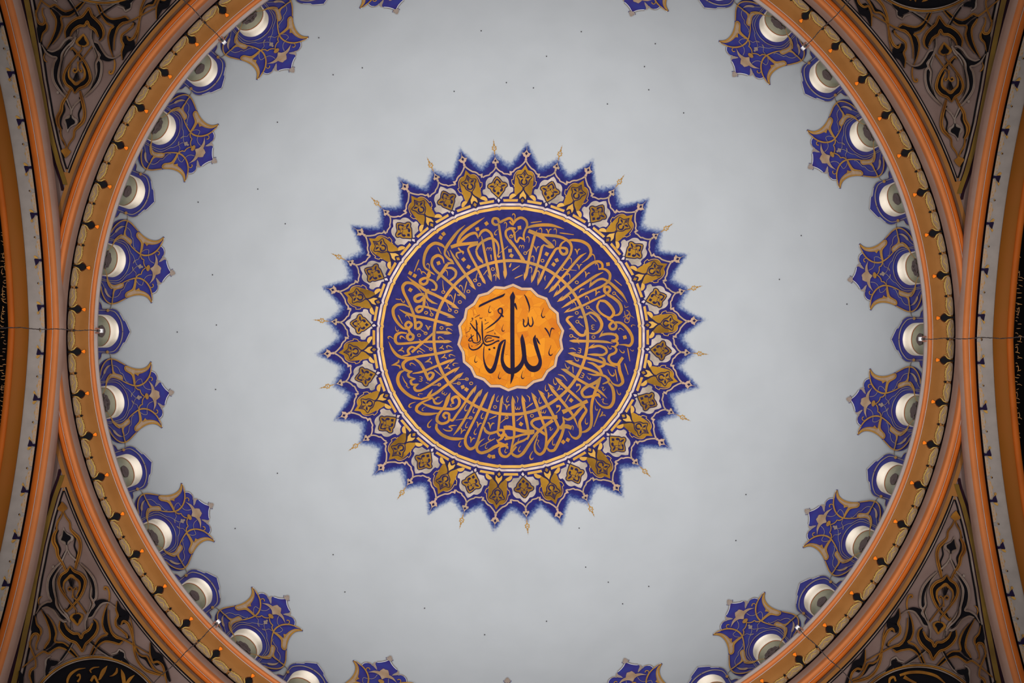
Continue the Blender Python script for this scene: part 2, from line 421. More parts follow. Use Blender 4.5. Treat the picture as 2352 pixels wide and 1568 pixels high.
def garland():
    e = empty('scroll_garland', R0-Vector(C0), 0, cornice)
    mb = MB()
    for s in (-1, 1):
        mb.fill(outline([(1017, 3*s), (1006, 5*s), (1003.5, 16*s), (1003.5, 28*s), (1007, 40*s), (1012, 44.5*s), (1017, 43*s), (1018.5, 24*s), (1017, 3*s)], 3)[:-1], fmap, 0.014, 0.012, grid=6)
    b = mb.build('leaf_ground', 'garland', e, R0)
    mb = MB()
    for s in (-1, 1):
        mb.stroke([(1010, 41*s, 1.2), (1006.5, 34*s, 2.4), (1003.5, 24*s, 2.6), (1004.5, 14*s, 2.2), (1006, 3*s, 2.4)], fmap, 0.024, 0.012, 2)
        mb.stroke([(1013, 38*s, 0.8), (1014.5, 28*s, 1.3), (1009, 20*s, 1.5), (1013.5, 12*s, 1.2), (1012, 7*s, 0.8)], fmap, 0.022, 0.010, 2)
        for t in (10, 19, 29): mb.stroke([(1005, t*s, 1.4), (1001.5, (t+2.5)*s, 0.8)], fmap, 0.023, 0.010, 1.5)
    mb.build('scroll', 'yellow', e, R0)
    mb = MB(); mb.fill([(1007, -1.6), (1004, -2.6), (1000, 0), (1004, 2.6), (1007, 1.6)], fmap, 0.02, 0.015, grid=0)
    mb.fill(circle(1013, -1.5, 1.2, 8), fmap, 0.02, 0.012, grid=0)
    mb.build('bud', 'black', e, R0)
    return e
ring_copies(garland, 64, 0.0, cornice)
# ---- the four great arches (two-centred, slightly pointed crown)
ZC = 14.87; AX = 1053*ZC/F; AR = 1.2*AX; S0 = 0.08; C00 = math.sqrt(1-S0*S0); PHI0 = math.asin(S0)
def arch_pt(px, dh, phi, sgn):     # px/dh: profile at the crown; phi from crown
    x = px*(ZC+dh)/F; r = AR+dh
    return Vector((x, sgn*(r*math.sin(phi)-AR*S0), ZC-AR*C00+r*math.cos(phi)+CZ))
NPH = 56; PHIS = [PHI0+(math.radians(66)-PHI0)*i/NPH for i in range(NPH+1)]
def arch_strip(name, m, pr, parent):
    mb = MB(); n = len(pr)
    seq = [(p, -1) for p in reversed(PHIS)] + [(p, 1) for p in PHIS[1:]]
    vs = []
    for ph, s in seq:
        if ph == PHIS[0]: s = 1; ph = PHI0
        vs += [arch_pt(a, b, ph, s) for a, b in pr]
    mb.add(vs, [(i*n+j, i*n+j+1, (i+1)*n+j+1, (i+1)*n+j) for i in range(len(seq)-1) for j in range(n-1)])
    return mb.build(name, m, parent, C0)
def pr2(*pts): return [(a, b/100) for a, b, _ in smooth([(p, h*100, 0) for p, h in pts], 2.0)]
def make_arch():
    a = struct(empty('trim_2', C0))
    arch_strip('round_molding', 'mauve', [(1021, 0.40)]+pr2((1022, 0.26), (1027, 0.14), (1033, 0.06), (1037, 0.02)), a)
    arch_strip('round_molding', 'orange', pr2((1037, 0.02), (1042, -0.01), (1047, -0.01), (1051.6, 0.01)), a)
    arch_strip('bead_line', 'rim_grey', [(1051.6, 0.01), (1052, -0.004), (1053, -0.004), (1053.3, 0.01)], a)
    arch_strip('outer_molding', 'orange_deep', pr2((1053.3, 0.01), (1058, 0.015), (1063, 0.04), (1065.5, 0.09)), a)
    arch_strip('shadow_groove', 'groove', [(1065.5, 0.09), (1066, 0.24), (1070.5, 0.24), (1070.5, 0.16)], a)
    arch_strip('soffit', 'soffit_grey', [(1070.5, 0.16), (1080, 0.155), (1107, 0.15)], a)
    arch_strip('brown_band', 'brown_dark', [(1107, 0.15), (1107.3, 0.13), (1139, 0.12)], a)
    arch_strip('orange_edge', 'orange_deep', [(1139, 0.12), (1141, 0.10), (1148, 0.09), (1153, 0.11), (1154.5, 0.16)], a)
    arch_strip('back_face', 'vault_dark', [(1154.5, 0.16), (1092, 1.6)], a)
    # frieze of leaves and hanging drops along the inner edge of the soffit
    def amap(u, v, off):   # u: px at crown, v: arc metres from the crown
        s = 1 if v >= 0 else -1
        return arch_pt(u, 0.155-off, PHI0+abs(v)/AR, s)
    def apiece(name, m, draw, v):
        e0 = amap(1075, v, 0); mb = MB(); draw(mb, v); return mb, e0
    for i in range(-8, 8):
        v = (i+0.5)*0.585
        b0 = amap(1075, v, 0)
        e = empty('pendant_drop', b0-Vector(C0), 0, a)
        q = 1 if v > 0 else -1
        mb = MB(); mb.fill([(1070, v-0.016), (1076, v-0.012), (1079, v-0.028-0.014*q), (1084.5, v-0.048-0.026*q), (1087, v+0.01*q), (1084.5, v+0.048-0.026*q), (1079, v+0.028-0.014*q), (1076, v+0.012), (1070, v+0.016)], amap, 0.016, 0.014, grid=0)
        mb.build('drop', 'ink', e, b0)
        mb = MB()
        for t in (-1, 1): mb.fill([(1077, v+t*0.022), (1081, v+t*0.058-0.01*q), (1085.5, v+t*0.085-0.026*q), (1088, v+t*0.066-0.02*q), (1084.5, v+t*0.040-0.022*q)], amap, 0.013, 0.010, grid=0)
        mb.fill([(1081, v-0.075-0.02*q), (1085, v-0.082-0.02*q), (1085, v-0.055-0.02*q)], amap, 0.018, 0.014, grid=0)
        mb.build('calyx', 'ochre', e, b0)
    for i in range(-8, 9):
        v = i*0.585; b0 = amap(1075, v, 0)
        e = empty('scroll_garland', b0-Vector(C0), 0, a)
        mb = MB()
        for s in (-1, 1):
            pl = [(1070.5, v+0.02*s), (1077, v+0.03*s), (1079.5, v+0.10*s), (1079, v+0.18*s), (1076, v+0.25*s), (1070.5, v+0.272*s)]
            mb.fill(pl, amap, 0.012, 0.010, grid=0)
        mb.build('leaf_ground', 'garland_soft', e, b0)
        mb = MB()
        for s in (-1, 1):
            for t in (0.05, 0.09, 0.13, 0.17, 0.21):
                mb.fill([(1074+2*math.sin(t*40), v+s*t), (1076+2*math.sin(t*40), v+s*(t+0.012)), (1074.5+2*math.sin(t*40), v+s*(t+0.03))], amap, 0.015, 0.005, grid=0)
            mb.fill([(1079.5, v+s*0.10), (1081.5, v+s*0.12), (1079.5, v+s*0.15)], amap, 0.015, 0.005, grid=0)
        mb.fill([(1079, v-0.01), (1081, v-0.02), (1082, v), (1081, v+0.012)], amap, 0.016, 0.008, grid=0)
        mb.build('scroll', 'ochre', e, b0)
        mb = MB(); mb.fill([(1082, v-0.012), (1084, v), (1082, v+0.012), (1081, v)], amap, 0.018, 0.008, grid=0); mb.build('bud', 'groove', e, b0)
    return a
arch0 = make_arch()
ARCH = {}
for k in range(4):
    o = arch0 if k == 0 else copy_tree(arch0)
    o.rotation_euler = (0, 0, k*PI/2); o.name = 'trim_%d' % (k+2); ARCH[k] = o
# ---- pendentive shells between the arches and the ring
def pendentive(k, side):
    mb = MB(); n = 60; vs = []; idx = {}
    a0 = k*PI/2
    XL = 5.965
    RIN = 1040*15.15/F
    g = 72; pts = []
    for i in range(g+1):
        th = PI/2*i/g
        rout = min(XL/max(abs(math.cos(th)), 1e-6), XL/max(abs(math.sin(th)), 1e-6)); rout = min(rout, RP-0.12)
        for j in range(25):
            r = RIN+(max(rout, RIN+0.005)-RIN)*j/24
            z = ZP+math.sqrt(max(0.01, RP*RP-r*r))
            vs.append(Vector((r*math.cos(th+a0), r*math.sin(th+a0), z+CZ)))
    for i in range(g):
        for j in range(24):
            q = i*25+j; mb.f.append((q, q+1, q+26, q+25))
    mb.v = [tuple(v) for v in vs]
    o = mb.build('wall_%s' % side, 'panel', base=C0); struct(o)
for k, side in enumerate(('lower_right', 'lower_left', 'upper_left', 'upper_right')): pendentive(k, side)
# ---- dark half-domes beyond the two side arches, with gilt lettering too dim to read
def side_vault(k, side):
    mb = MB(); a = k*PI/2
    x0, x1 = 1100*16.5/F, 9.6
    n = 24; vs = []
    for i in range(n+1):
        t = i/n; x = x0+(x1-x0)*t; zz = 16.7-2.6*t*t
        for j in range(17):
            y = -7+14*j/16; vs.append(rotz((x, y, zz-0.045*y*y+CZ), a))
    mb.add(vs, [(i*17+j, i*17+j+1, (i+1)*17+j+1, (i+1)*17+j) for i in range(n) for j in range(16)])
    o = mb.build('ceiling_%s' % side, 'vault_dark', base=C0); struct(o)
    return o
def vault_map(x, y, off):          # x in px at h, y px ; follows the vault surface
    h = 16.4
    for _ in range(6):
        X = x*h/F; Y = y*h/F; t = (X-1100*16.5/F)/(9.6-1100*16.5/F); h = 16.7-2.6*t*t-0.045*Y*Y-off
    return Vector((x*h/F, y*h/F, h+CZ))
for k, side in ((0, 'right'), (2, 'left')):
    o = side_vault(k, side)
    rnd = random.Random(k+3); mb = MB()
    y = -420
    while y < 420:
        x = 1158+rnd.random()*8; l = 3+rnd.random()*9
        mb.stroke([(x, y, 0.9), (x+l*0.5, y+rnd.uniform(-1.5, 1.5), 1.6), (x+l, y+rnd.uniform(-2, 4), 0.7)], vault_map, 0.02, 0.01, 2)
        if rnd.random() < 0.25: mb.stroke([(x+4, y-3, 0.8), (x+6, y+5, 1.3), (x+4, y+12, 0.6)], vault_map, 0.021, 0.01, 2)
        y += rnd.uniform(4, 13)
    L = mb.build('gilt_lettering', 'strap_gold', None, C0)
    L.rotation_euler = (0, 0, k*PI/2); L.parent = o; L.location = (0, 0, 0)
# ================================================================== painted and gilt ornament round the windows
def pal_crop(pts):      # traced in a 7.84x enlargement from (215, 820); the palmette axis lies at azimuth 170
    out = []; a = math.radians(170.0); ca, sa = math.cos(a), math.sin(a)
    for q in pts:
        x, y = unroll(215+q[0]/7.84-1173, 820+q[1]/7.84-769)
        p = x*ca+y*sa; t = abs(-x*sa+y*ca)
        out.append((p, t) + tuple(w/7.84 for w in q[2:]))
    return out
def both(mb, pts, off, thick=0.008, step=2.0):
    mb.stroke(pts, dome, off, thick, step); mb.stroke(mirror(pts), dome, off, thick, step)
def both_fill(mb, poly, off, thick=0.008, grid=8):
    mb.fill(poly, dome, off, thick, grid); mb.fill([(x, -y) for x, y in poly][::-1], dome, off, thick, grid)
def palmette_proto():
    base = dome(880, 0); root = empty('window_palmette', base)
    edge = outline(pal_crop([(100, 175), (112, 135), (145, 92), (190, 50), (250, 22), (320, 12), (400, 28), (480, 68), (560, 113), (640, 155), (720, 182), (800, 194), (880, 186), (945, 158), (990, 112), (1022, 56)]), 3)
    inner = outline(pal_crop([(1022, 56), (1046, 70), (1040, 150), (1026, 235)]), 3)[1:]
    sc1 = outline(pal_crop([(1026, 240), (1060, 246), (1100, 268), (1128, 312), (1140, 362), (1126, 410)]), 3)
    lip = outline(pal_crop([(1126, 410), (1160, 406), (1205, 430)]), 3)[1:]
    og = outline(pal_crop([(1205, 430), (1250, 505), (1300, 565), (1352, 606)]), 3)[1:]
    half = [(980, edge[0][1]+1.5)] + edge + inner + sc1 + lip + og
    tip = half[-1][0]
    half.append((tip-1.0, 0.0))
    hole_h = OPEN_HALF
    body = [p for p in half]
    # closed outline running from the base, round the tip and back; the window opening is cut out of it
    up = [(955, body[0][1])]+body[1:]
    op = [(p, t) for p, t in OPEN if p < 952]
    op_pos = sorted([q for q in op if q[1] >= 0], key=lambda q: q[0])
    loop = up + [(x, -y) for x, y in reversed(up[:-1])] + [(955, -38.2)] + [(x, -y) for x, y in reversed(op_pos)] + [q for q in op_pos if q[1] > 0.5] + [(955, 38.2)]
    mb = MB(); mb.fill(loop, dome, 0.012, 0.012, grid=9); mb.build('field', 'blue_paint', root, base)
    # border of the lobed head: pale inner line, thin brown outer line, beige lips, bud
    mb = MB()
    both(mb, [(x, y, 0.9) for x, y in sc1], 0.018); both(mb, [(x-0.3, y, 1.1) for x, y in og], 0.018)
    both(mb, [(x, y+1.3, 1.3) for x, y in inner[2:]], 0.02)
    mb.split('white_edge', 'white_line', root, base)
    mb = MB()
    both(mb, [(x-1.5, y+1.5, 0.8) for x, y in sc1], 0.014); both(mb, [(x-2.3, y+1.4, 0.8) for x, y in og], 0.014)
    both_fill(mb, outline(pal_crop([(1100, 520), (1112, 470), (1126, 425), (1150, 404), (1190, 408), (1218, 440), (1190, 436), (1165, 456), (1140, 490), (1100, 520)]), 3)[:-1], 0.02)
    both(mb, pal_crop([(1128, 300, 10), (1146, 360, 18), (1128, 415, 14)]), 0.02)
    mb.split('outer_line', 'beige_line', root, base)
    mb = MB()
    ax = half[-1][0]
    both_fill(mb, [(ax+1, 0), (ax+1.5, 2.2), (ax-0.5, 5.5), (ax-2.5, 7.8), (ax-4.5, 7.2), (ax-4, 4), (ax-7, 5.2), (ax-9.5, 2.6), (ax-11.5, 0)], 0.024, 0.02, 0)
    mb.build('bud', 'beige_line', root, base)
    mb = MB(); both_fill(mb, [(ax+1.2, 1.8), (ax+0.8, 4), (ax-2.2, 8.8), (ax-4.2, 9), (ax-1.5, 4.5)], 0.018, 0.016, 0); mb.split('bud_shade', 'blue_paint', root, base)
    # gold leaves with a beige heart
    leaf1 = outline(pal_crop([(600, 142), (700, 180), (800, 195), (880, 188), (948, 160), (995, 112), (1028, 64), (1020, 140), (985, 200), (940, 238), (880, 268), (815, 290), (800, 328), (765, 300), (735, 292), (752, 420), (748, 505), (724, 500), (708, 400), (680, 312), (620, 268), (575, 242), (552, 205), (552, 165), (572, 144)]), 2)
    leaf2 = outline(pal_crop([(328, 150), (350, 160), (358, 230), (390, 280), (450, 300), (505, 318), (528, 362), (516, 408), (470, 404), (400, 376), (335, 366), (282, 396), (248, 452), (226, 540), (190, 630), (158, 664), (196, 590), (212, 500), (220, 420), (252, 345), (300, 290), (338, 294), (328, 220)]), 2)
    leaf3 = outline(pal_crop([(325, 130), (250, 150), (212, 190), (180, 250), (178, 305), (205, 290), (240, 210), (290, 150)]), 2)
    mb = MB(); both_fill(mb, leaf1, 0.022); both_fill(mb, leaf2, 0.021); mb.split('leaf', 'ochre', root, base)
    mb = MB()
    both_fill(mb, outline(pal_crop([(580, 165), (640, 185), (720, 215), (800, 225), (880, 222), (940, 200), (985, 160), (950, 210), (880, 248), (800, 268), (740, 270), (715, 300), (690, 270), (610, 235), (575, 200)]), 2), 0.027, 0.005)
    both_fill(mb, outline(pal_crop([(345, 300), (400, 308), (460, 325), (500, 350), (505, 380), (460, 380), (400, 352), (330, 345), (280, 370), (300, 325)]), 2), 0.026, 0.005)
    both_fill(mb, leaf3, 0.022)
    mb.split('leaf_heart', 'beige', root, base)
    mb = MB()
    both(mb, pal_crop([(116, 330, 20), (130, 240, 20), (160, 160, 22), (200, 92, 22), (255, 42, 22), (320, 25, 24), (400, 42, 22), (490, 88, 20), (570, 132, 16)]), 0.025)
    both(mb, pal_crop([(1034, 75, 8), (1042, 150, 14), (1030, 230, 18), (1000, 330, 24), (950, 410, 26), (890, 465, 26), (810, 500, 28), (740, 502, 24), (650, 478, 20), (560, 440, 18), (490, 400, 12)]), 0.028)
    both(mb, pal_crop([(322, 12, 22), (326, 90, 18), (338, 180, 18)]), 0.029)
    both(mb, pal_crop([(742, 498, 20), (762, 540, 20), (800, 572, 18), (835, 576, 16), (842, 610, 16), (872, 660, 16), (918, 690, 16), (975, 692, 14)]), 0.027)
    both(mb, pal_crop([(1004, 352, 10), (1028, 342, 13), (1050, 354, 14), (1058, 378, 15), (1050, 398, 16), (1036, 404, 14)]), 0.027)
    mb.fill(outline(pal_crop([(930, 690), (948, 640), (965, 625), (975, 665), (1010, 690)]), 2) + [(x, -y) for x, y in reversed(outline(pal_crop([(930, 690), (948, 640), (965, 625), (975, 665), (1010, 690)]), 2))], dome, 0.033, 0.01, 0) if False else None
    xa = pal_crop([(958, 690)])[0][0]
    mb.fill(circle(xa, 0, 4.2, 14, 7.2), dome, 0.033, 0.01, 0)
    mb.split('stem', 'ochre', root, base)
    mb = MB()
    fl = outline(pal_crop([(980, 400), (1020, 440), (1060, 480), (1090, 540), (1098, 572), (1150, 590), (1188, 640), (1176, 682)]), 2)
    fr = outline(pal_crop([(1000, 690), (985, 682), (1028, 640), (1042, 580), (1034, 510), (1010, 450), (980, 400)]), 2)
    poly = fl + fr
    both_fill(mb, [q for i, q in enumerate(poly) if i == 0 or q != poly[i-1]][:-1], 0.024)
    mb.fill(sym([(pal_crop([(1182, 660)])[0][0], 0), (pal_crop([(1184, 640)])[0][0], 6), (pal_crop([(1120, 600)])[0][0], 11), (pal_crop([(1030, 660)])[0][0], 5), (pal_crop([(1000, 690)])[0][0], 0)]), dome, 0.025, 0.01, 0)
    mb.split('flower', 'beige', root, base)
    mb = MB()
    both(mb, pal_crop([(330, 140, 9), (380, 148, 9), (420, 168, 9), (462, 225, 9), (480, 270, 9), (520, 290, 9), (555, 370, 9), (590, 432, 9), (625, 440, 9)]), 0.019)
    both(mb, pal_crop([(752, 452, 9), (795, 396, 9), (855, 380, 9), (878, 450, 9), (910, 520, 9), (960, 558, 9), (1032, 568, 9)]), 0.019)
    both(mb, pal_crop([(180, 300, 9), (150, 365, 9), (118, 412, 8)]), 0.019)
    both(mb, pal_crop([(740, 520, 8), (738, 600, 8), (700, 635, 8), (680, 700, 8), (684, 775, 8), (716, 830, 8)]), 0.019)
    both(mb, pal_crop([(575, 548, 8), (615, 565, 8), (660, 610, 8), (700, 660, 8), (745, 708, 8), (790, 722, 8)]), 0.019)
    x0 = pal_crop([(795, 722)])[0][0]
    mb.fill(sym([(x0+3, 0), (x0+1, 2.6), (x0-1.5, 5.5), (x0-4, 4.6), (x0-5, 2.2), (x0-8, 2.6), (x0-9.5, 0)]), dome, 0.022, 0.01, 0)
    mb.split('tendril', 'beige_line', root, base)
    mb = MB()
    both(mb, pal_crop([(112, 440, 9), (200, 430, 9), (300, 410, 9), (400, 402, 9), (480, 440, 9), (540, 508, 9), (580, 553, 9)]), 0.020)
    both(mb, pal_crop([(112, 470, 9), (200, 455, 9), (300, 440, 9), (395, 446, 9), (460, 475, 9), (530, 545, 9), (580, 625, 12), (606, 690, 13)])+[(pal_crop([(617, 745)])[0][0], 0.0, 14/7.84)], 0.021)
    mb.split('window_border', 'beige_line', root, base)
    return root, base
def crown_proto():
    base = dome(890, 0); root = empty('ogee_ornament', base)
    H = half_up
    o1 = outline(H([(430, 193), (510, 204), (575, 245), (640, 325), (695, 430), (722, 476)]), 2)
    o2 = outline(H([(722, 476), (752, 482), (790, 560), (830, 650), (868, 735)]), 2)[1:]
    spur = H([(10, 30), (130, 30), (165, 50), (185, 90), (195, 160), (225, 198), (300, 200)])
    up = [(960, spur[0][1])] + outline(spur, 2)[1:] + o1 + o2
    tipx = H([(880, 745)])[0][0]
    op_pos = sorted([q for q in OPEN if q[1] >= 0], key=lambda q: q[0])
    loop = up + [(tipx, 0)] + [(x, -y) for x, y in reversed(up)] + [(960, -38.2)] + [(x, -y) for x, y in reversed([q for q in op_pos if q[0] < 955])] + [q for q in op_pos if q[1] > 0.5 and q[0] < 955] + [(960, 38.2)]
    mb = MB(); mb.fill(loop, dome, 0.012, 0.012, grid=8); mb.build('field', 'blue_paint', root, base)
    mb = MB()
    def gl(z): return z
    a = H([(60, 228, 14), (200, 228, 16), (330, 228, 16), (420, 236, 18), (500, 262, 20), (570, 335, 22), (640, 450, 24), (682, 590, 28), (696, 740, 30)])
    both(mb, a, 0.02); mb.split('border', 'beige_line', root, base)
    mb = MB()
    both(mb, [(x-0.4, y+0.6, 0.9) for x, y in o2], 0.018); both(mb, [(x, y+0.5, 0.7) for x, y in o1[len(o1)//2:]], 0.018); mb.split('white_edge', 'white_line', root, base)
    mb = MB()
    both(mb, [(x-1.0, y+1.2, 0.8) for x, y in o1], 0.016); both(mb, [(x-1.4, y+1.3, 0.8) for x, y in o2+[(tipx, 0)]], 0.016)
    both(mb, H([(140, 30, 12), (178, 60, 26), (196, 120, 14), (205, 180, 12), (240, 196, 9), (330, 196, 8), (430, 190, 8)]), 0.017)
    both(mb, H([(405, 190, 14), (425, 130, 16), (440, 62, 18)]), 0.014)
    mb.split('outer_line', 'beige_line', root, base)
    mb = MB()
    kx, ky = H([(340, 232)])[0]
    for s in (-1, 1): mb.fill(circle(kx, ky*s, 3.4, 14), dome, 0.03, 0.02, 0)
    mb.split('knob', 'ochre', root, base)
    return root, base
pr_, pbase = palmette_proto(); cw_, cbase = crown_proto()
def clock(k):
    """place of the k-th window round the dome, as one would describe it in the photo"""
    a = (k*10) % 360
    if a in (0, 180): return 'at the end of the %s horizontal cable' % ('right' if a == 0 else 'left')
    side = 'right' if (a < 90 or a > 270) else 'left'
    low = a < 180
    n = (k if k < 9 else 18-k) if low else ((36-k) if k > 27 else k-18)
    words = ['', 'first', 'second', 'third', 'fourth', 'fifth', 'sixth', 'seventh', 'eighth']
    return 'on the %s window %s the %s cable' % (words[n], 'below' if low else 'above', side)
fp = fc = True
for k in range(36):
    a = k*10
    big = k % 2 == 1
    y = -math.sin(math.radians(a))*(785 if big else 873)
    up = 769+math.sin(math.radians(a))*(785 if big else 873)
    if big:
        o = pr_ if fp else copy_tree(pr_); fp = False; b = pbase
    else:
        o = cw_ if fc else copy_tree(cw_); fc = False; b = cbase
    o.location = rotz(b, math.radians(a)); o.rotation_euler = (0, 0, math.radians(a))
    if a == 90: lab = 'blue palmette with only its bud tip showing at the bottom centre of the dome'
    elif a == 270: lab = 'blue palmette at the very top of the dome, cut by the photo edge'
    elif big: lab = 'blue and gold palmette %s' % clock(k)
    else: lab = 'small blue pointed crown %s' % clock(k)
    tag(o, lab, 'painted ornament', 'large palmettes round the dome windows' if big else 'small crowns round the dome windows')
# ================================================================== hanging cables of the chandelier, one every 45 degrees
HZ = 15.60; HR = 947*HZ/F
def cable_proto():
    base = Vector((HR, 0, HZ+CZ)); root = empty('chandelier_cable', base)
    rnd = random.Random(9); mb = MB(); n = 10; rows = 320; vs = []
    for i in range(rows+1):
        z = -i*(HZ-6.0)/rows
        ox, oy = 0.004*math.sin(i*0.9)+0.0025*rnd.uniform(-1, 1), 0.006*math.sin(i*0.17)+0.0025*rnd.uniform(-1, 1)
        for j in range(n):
            a = 2*PI*j/n+i*0.5; r = 0.0056*(1+0.25*math.cos(2*(2*PI*j/n)))
            vs.append(base+Vector((ox+r*math.cos(a), oy+r*math.sin(a), z)))
    mb.add(vs, [(i*n+j, i*n+(j+1) % n, (i+1)*n+(j+1) % n, (i+1)*n+j) for i in range(rows) for j in range(n)])
    mb.build('cable', 'cable', root, base)
    def box(name, m, c, s):
        mb = MB(); x, y, z = s
        v = [base+Vector(c)+Vector((sx*x, sy*y, sz*z)) for sx in (-1, 1) for sy in (-1, 1) for sz in (-1, 1)]
        mb.add(v, [(0, 1, 3, 2), (4, 6, 7, 5), (0, 4, 5, 1), (2, 3, 7, 6), (0, 2, 6, 4), (1, 5, 7, 3)]); return mb.build(name, m, root, base, shade=False)
    box('anchor_plate', 'white_line', (-0.018, 0, 0.03), (0.03, 0.026, 0.02))
    box('clamp', 'bracket', (0.012, 0.028, 0.0), (0.026, 0.010, 0.03)); box('clamp', 'bracket', (0.012, -0.028, 0.0), (0.026, 0.010, 0.03))
    box('pin', 'cable', (-0.004, 0, -0.005), (0.018, 0.011, 0.02))
    return root, base
cb, cbb = cable_proto()
names = {0: 'thin dark cable crossing the right arch from the dome rim', 180: 'thin dark cable crossing the left arch from the dome rim', 45: 'thin dark cable over the cornice at lower right', 135: 'thin dark cable over the cornice at lower left', 225: 'thin dark cable over the cornice at upper left', 315: 'thin dark cable over the cornice at upper right'}
for i, (a, lab) in enumerate(names.items()):
    o = cb if i == 0 else copy_tree(cb)
    o.location = rotz(cbb, math.radians(a)); o.rotation_euler = (0, 0, math.radians(a))
    tag(o, lab, 'cable', 'chandelier cables from the dome rim')
# ================================================================== tiny bolt heads in the plaster
for i, (u, v) in enumerate([(1105, 70), (1335, 72), (1255, 128), (1163, 188), (1225, 200), (1043, 208), (765, 171), (732, 87), (832, 155), (637, 280), (592, 433), (655, 512), (455, 464), (488, 630), (497, 745), (407, 762), (495, 893), (540, 1213), (637, 1085), (765, 1272), (792, 1358), (975, 1395), (1113, 1456), (1255, 1425), (1345, 1300), (1430, 1385), (1490, 1345), (1330, 1210), (1397, 1335), (1713, 1134), (1690, 1240), (1840, 540), (1945, 698), (1790, 640), (1480, 152), (1505, 100), (1395, 237), (1490, 205), (1570, 258)]):
    x, y = unroll(u-1173, v-771.5)
    mb = MB(); b = dome(x, y); mb.fill(circle(x, y, 1.3, 8), dome, 0.016, 0.018, 0)
    o = mb.build('bolt_head', 'bolt', base=b); tag(o, 'tiny dark bolt head in the bare pale grey dome plaster', 'bolt', 'bolt heads scattered over the dome')
# ================================================================== the sunburst medallion at the crown of the dome
MED = Vector((0, 0, CZ+ZD+RD))
med = empty('ceiling_medallion', MED)
tag(med, 'round blue and gold calligraphy medallion with a spiky sunburst rim at the dome crown', 'medallion')
A_GOLD = math.radians(4.88-90) - ROLL; A_SIL = math.radians(-5.0-90) - ROLL      # azimuths of one gold and one silver petal
NP = 18; DA = 2*PI/NP
MC = (1173.0, 775.0)
def medmap(ox, oy, s):
    def f(q):
        x, y = unroll(ox+q[0]/s-MC[0], oy+q[1]/s-MC[1]); return (x, y) + tuple(w/s for w in q[2:])
    return f
def local(ox, oy, s, az):     # trace coordinates -> (p, t) in the frame of a petal axis
    ca, sa = math.cos(az), math.sin(az); g = medmap(ox, oy, s)
    def f(pts):
        out = []
        for q in pts:
            r = g(q); out.append((r[0]*ca+r[1]*sa, -r[0]*sa+r[1]*ca) + tuple(r[2:]))
        return out
    return f
# feathered ground with its airbrushed edge
def ground():
    n = 720; rr = [0, 60, 130, 180, 240, 300, 340]; cols = 26
    mb = MB(); vs = []; fade = []
    def edge(a):
        d = ((a-A_GOLD+DA/2) % DA)-DA/2; u = abs(d)/(DA/2)       # 0 at a gold spike, 1 at a silver one
        if u < 0.5: t = u/0.5; e = 447-(447-396)*(1-(1-t)**1.25)
        else: t = (1-u)/0.5; e = 424-(424-396)*(1-(1-t)**1.5)
        return e
    rads = []
    for i in range(n):
        a = 2*PI*i/n; e = edge(a); ring = []
        ring = [(40+(e-62-40)*j/10, 1.0) for j in range(11)] + [(e-62+(90)*j/18, 1.0-j/18*1.12) for j in range(1, 19)]
        rads.append((a, ring))
    m = len(rads[0][1])
    for a, ring in rads:
        for r, f in ring: vs.append(dome(r*math.cos(a), r*math.sin(a), 0.006)); fade.append(max(0.0, f))
    fs = [(i*m+j, ((i+1) % n)*m+j, ((i+1) % n)*m+j+1, i*m+j+1) for i in range(n) for j in range(m-1)]
    vs.append(dome(0, 0, 0.006)); fade.append(1.0); c = len(vs)-1
    fs += [(c, ((i+1) % n)*m, i*m) for i in range(n)]
    mb.add(vs, fs); o = mb.build('sunburst_ground', 'feathered_blue', med, MED)
    at = o.data.attributes.new('fade', 'FLOAT', 'POINT'); at.data.foreach_set('value', fade)
    o['label'] = 'deep blue ground with feathered spiky edge'
ground()
# ---- petals: one gold and one silver drawn, then copied round
def place(o, az): o.rotation_euler = (0, 0, az)
L = local(1030, 325, 8.96, A_GOLD)
def bothL(mb, pts, off, th=0.004, step=1.5): mb.stroke(pts, dome, off, th, step); mb.stroke(mirror(pts), dome, off, th, step)
def bothN(mb, pts, off, th=0.004): bothL(mb, [(x, y, w*1.35) for x, y, w in pts], off, th)
def bothF(mb, pts, off, th=0.004, grid=0):
    p = [(q[0], q[1]) for q in pts]; mb.fill(p, dome, off, th, grid); mb.fill([(x, -y) for x, y in p][::-1], dome, off, th, grid)
def symf(mb, pts, off, th=0.004, grid=8):
    p = outline(pts, 2.0); p[0] = (p[0][0], 0.0); p[-1] = (p[-1][0], 0.0); mb.fill(sym(p), dome, off, th, grid)
def symp(mb, pts, off, th=0.004, grid=8):
    p = [(q[0], q[1]) for q in pts]; p[0] = (p[0][0], 0.0); p[-1] = (p[-1][0], 0.0); mb.fill(sym(p), dome, off, th, grid)
def pieces(half, ps, m, e):      # each leaf is laid in three cut pieces of foil
    i = next(k for k, q in enumerate(half) if q[0] < ps)
    a, b = half[i-1], half[i]; t = (a[0]-ps)/((a[0]-b[0]) or 1); cut = (ps, a[1]+(b[1]-a[1])*t)
    up = [(q[0], q[1]) for q in half[:i]]+[cut]; up[0] = (up[0][0], 0.0)
    mb = MB(); mb.fill(up+[(x, -y) for x, y in reversed(up[1:])], dome, 0.012, 0.004, 8); mb.build('foil_piece', m, e, MED)
    low = [cut]+[(q[0], q[1]) for q in half[i:]]; low[-1] = (low[-1][0], 0.0); low.append((ps, 0.0))
    for s in (1, -1):
        mb = MB(); mb.fill([(x, y*s) for x, y in low], dome, 0.012, 0.004, 8); mb.build('foil_piece', m, e, MED)
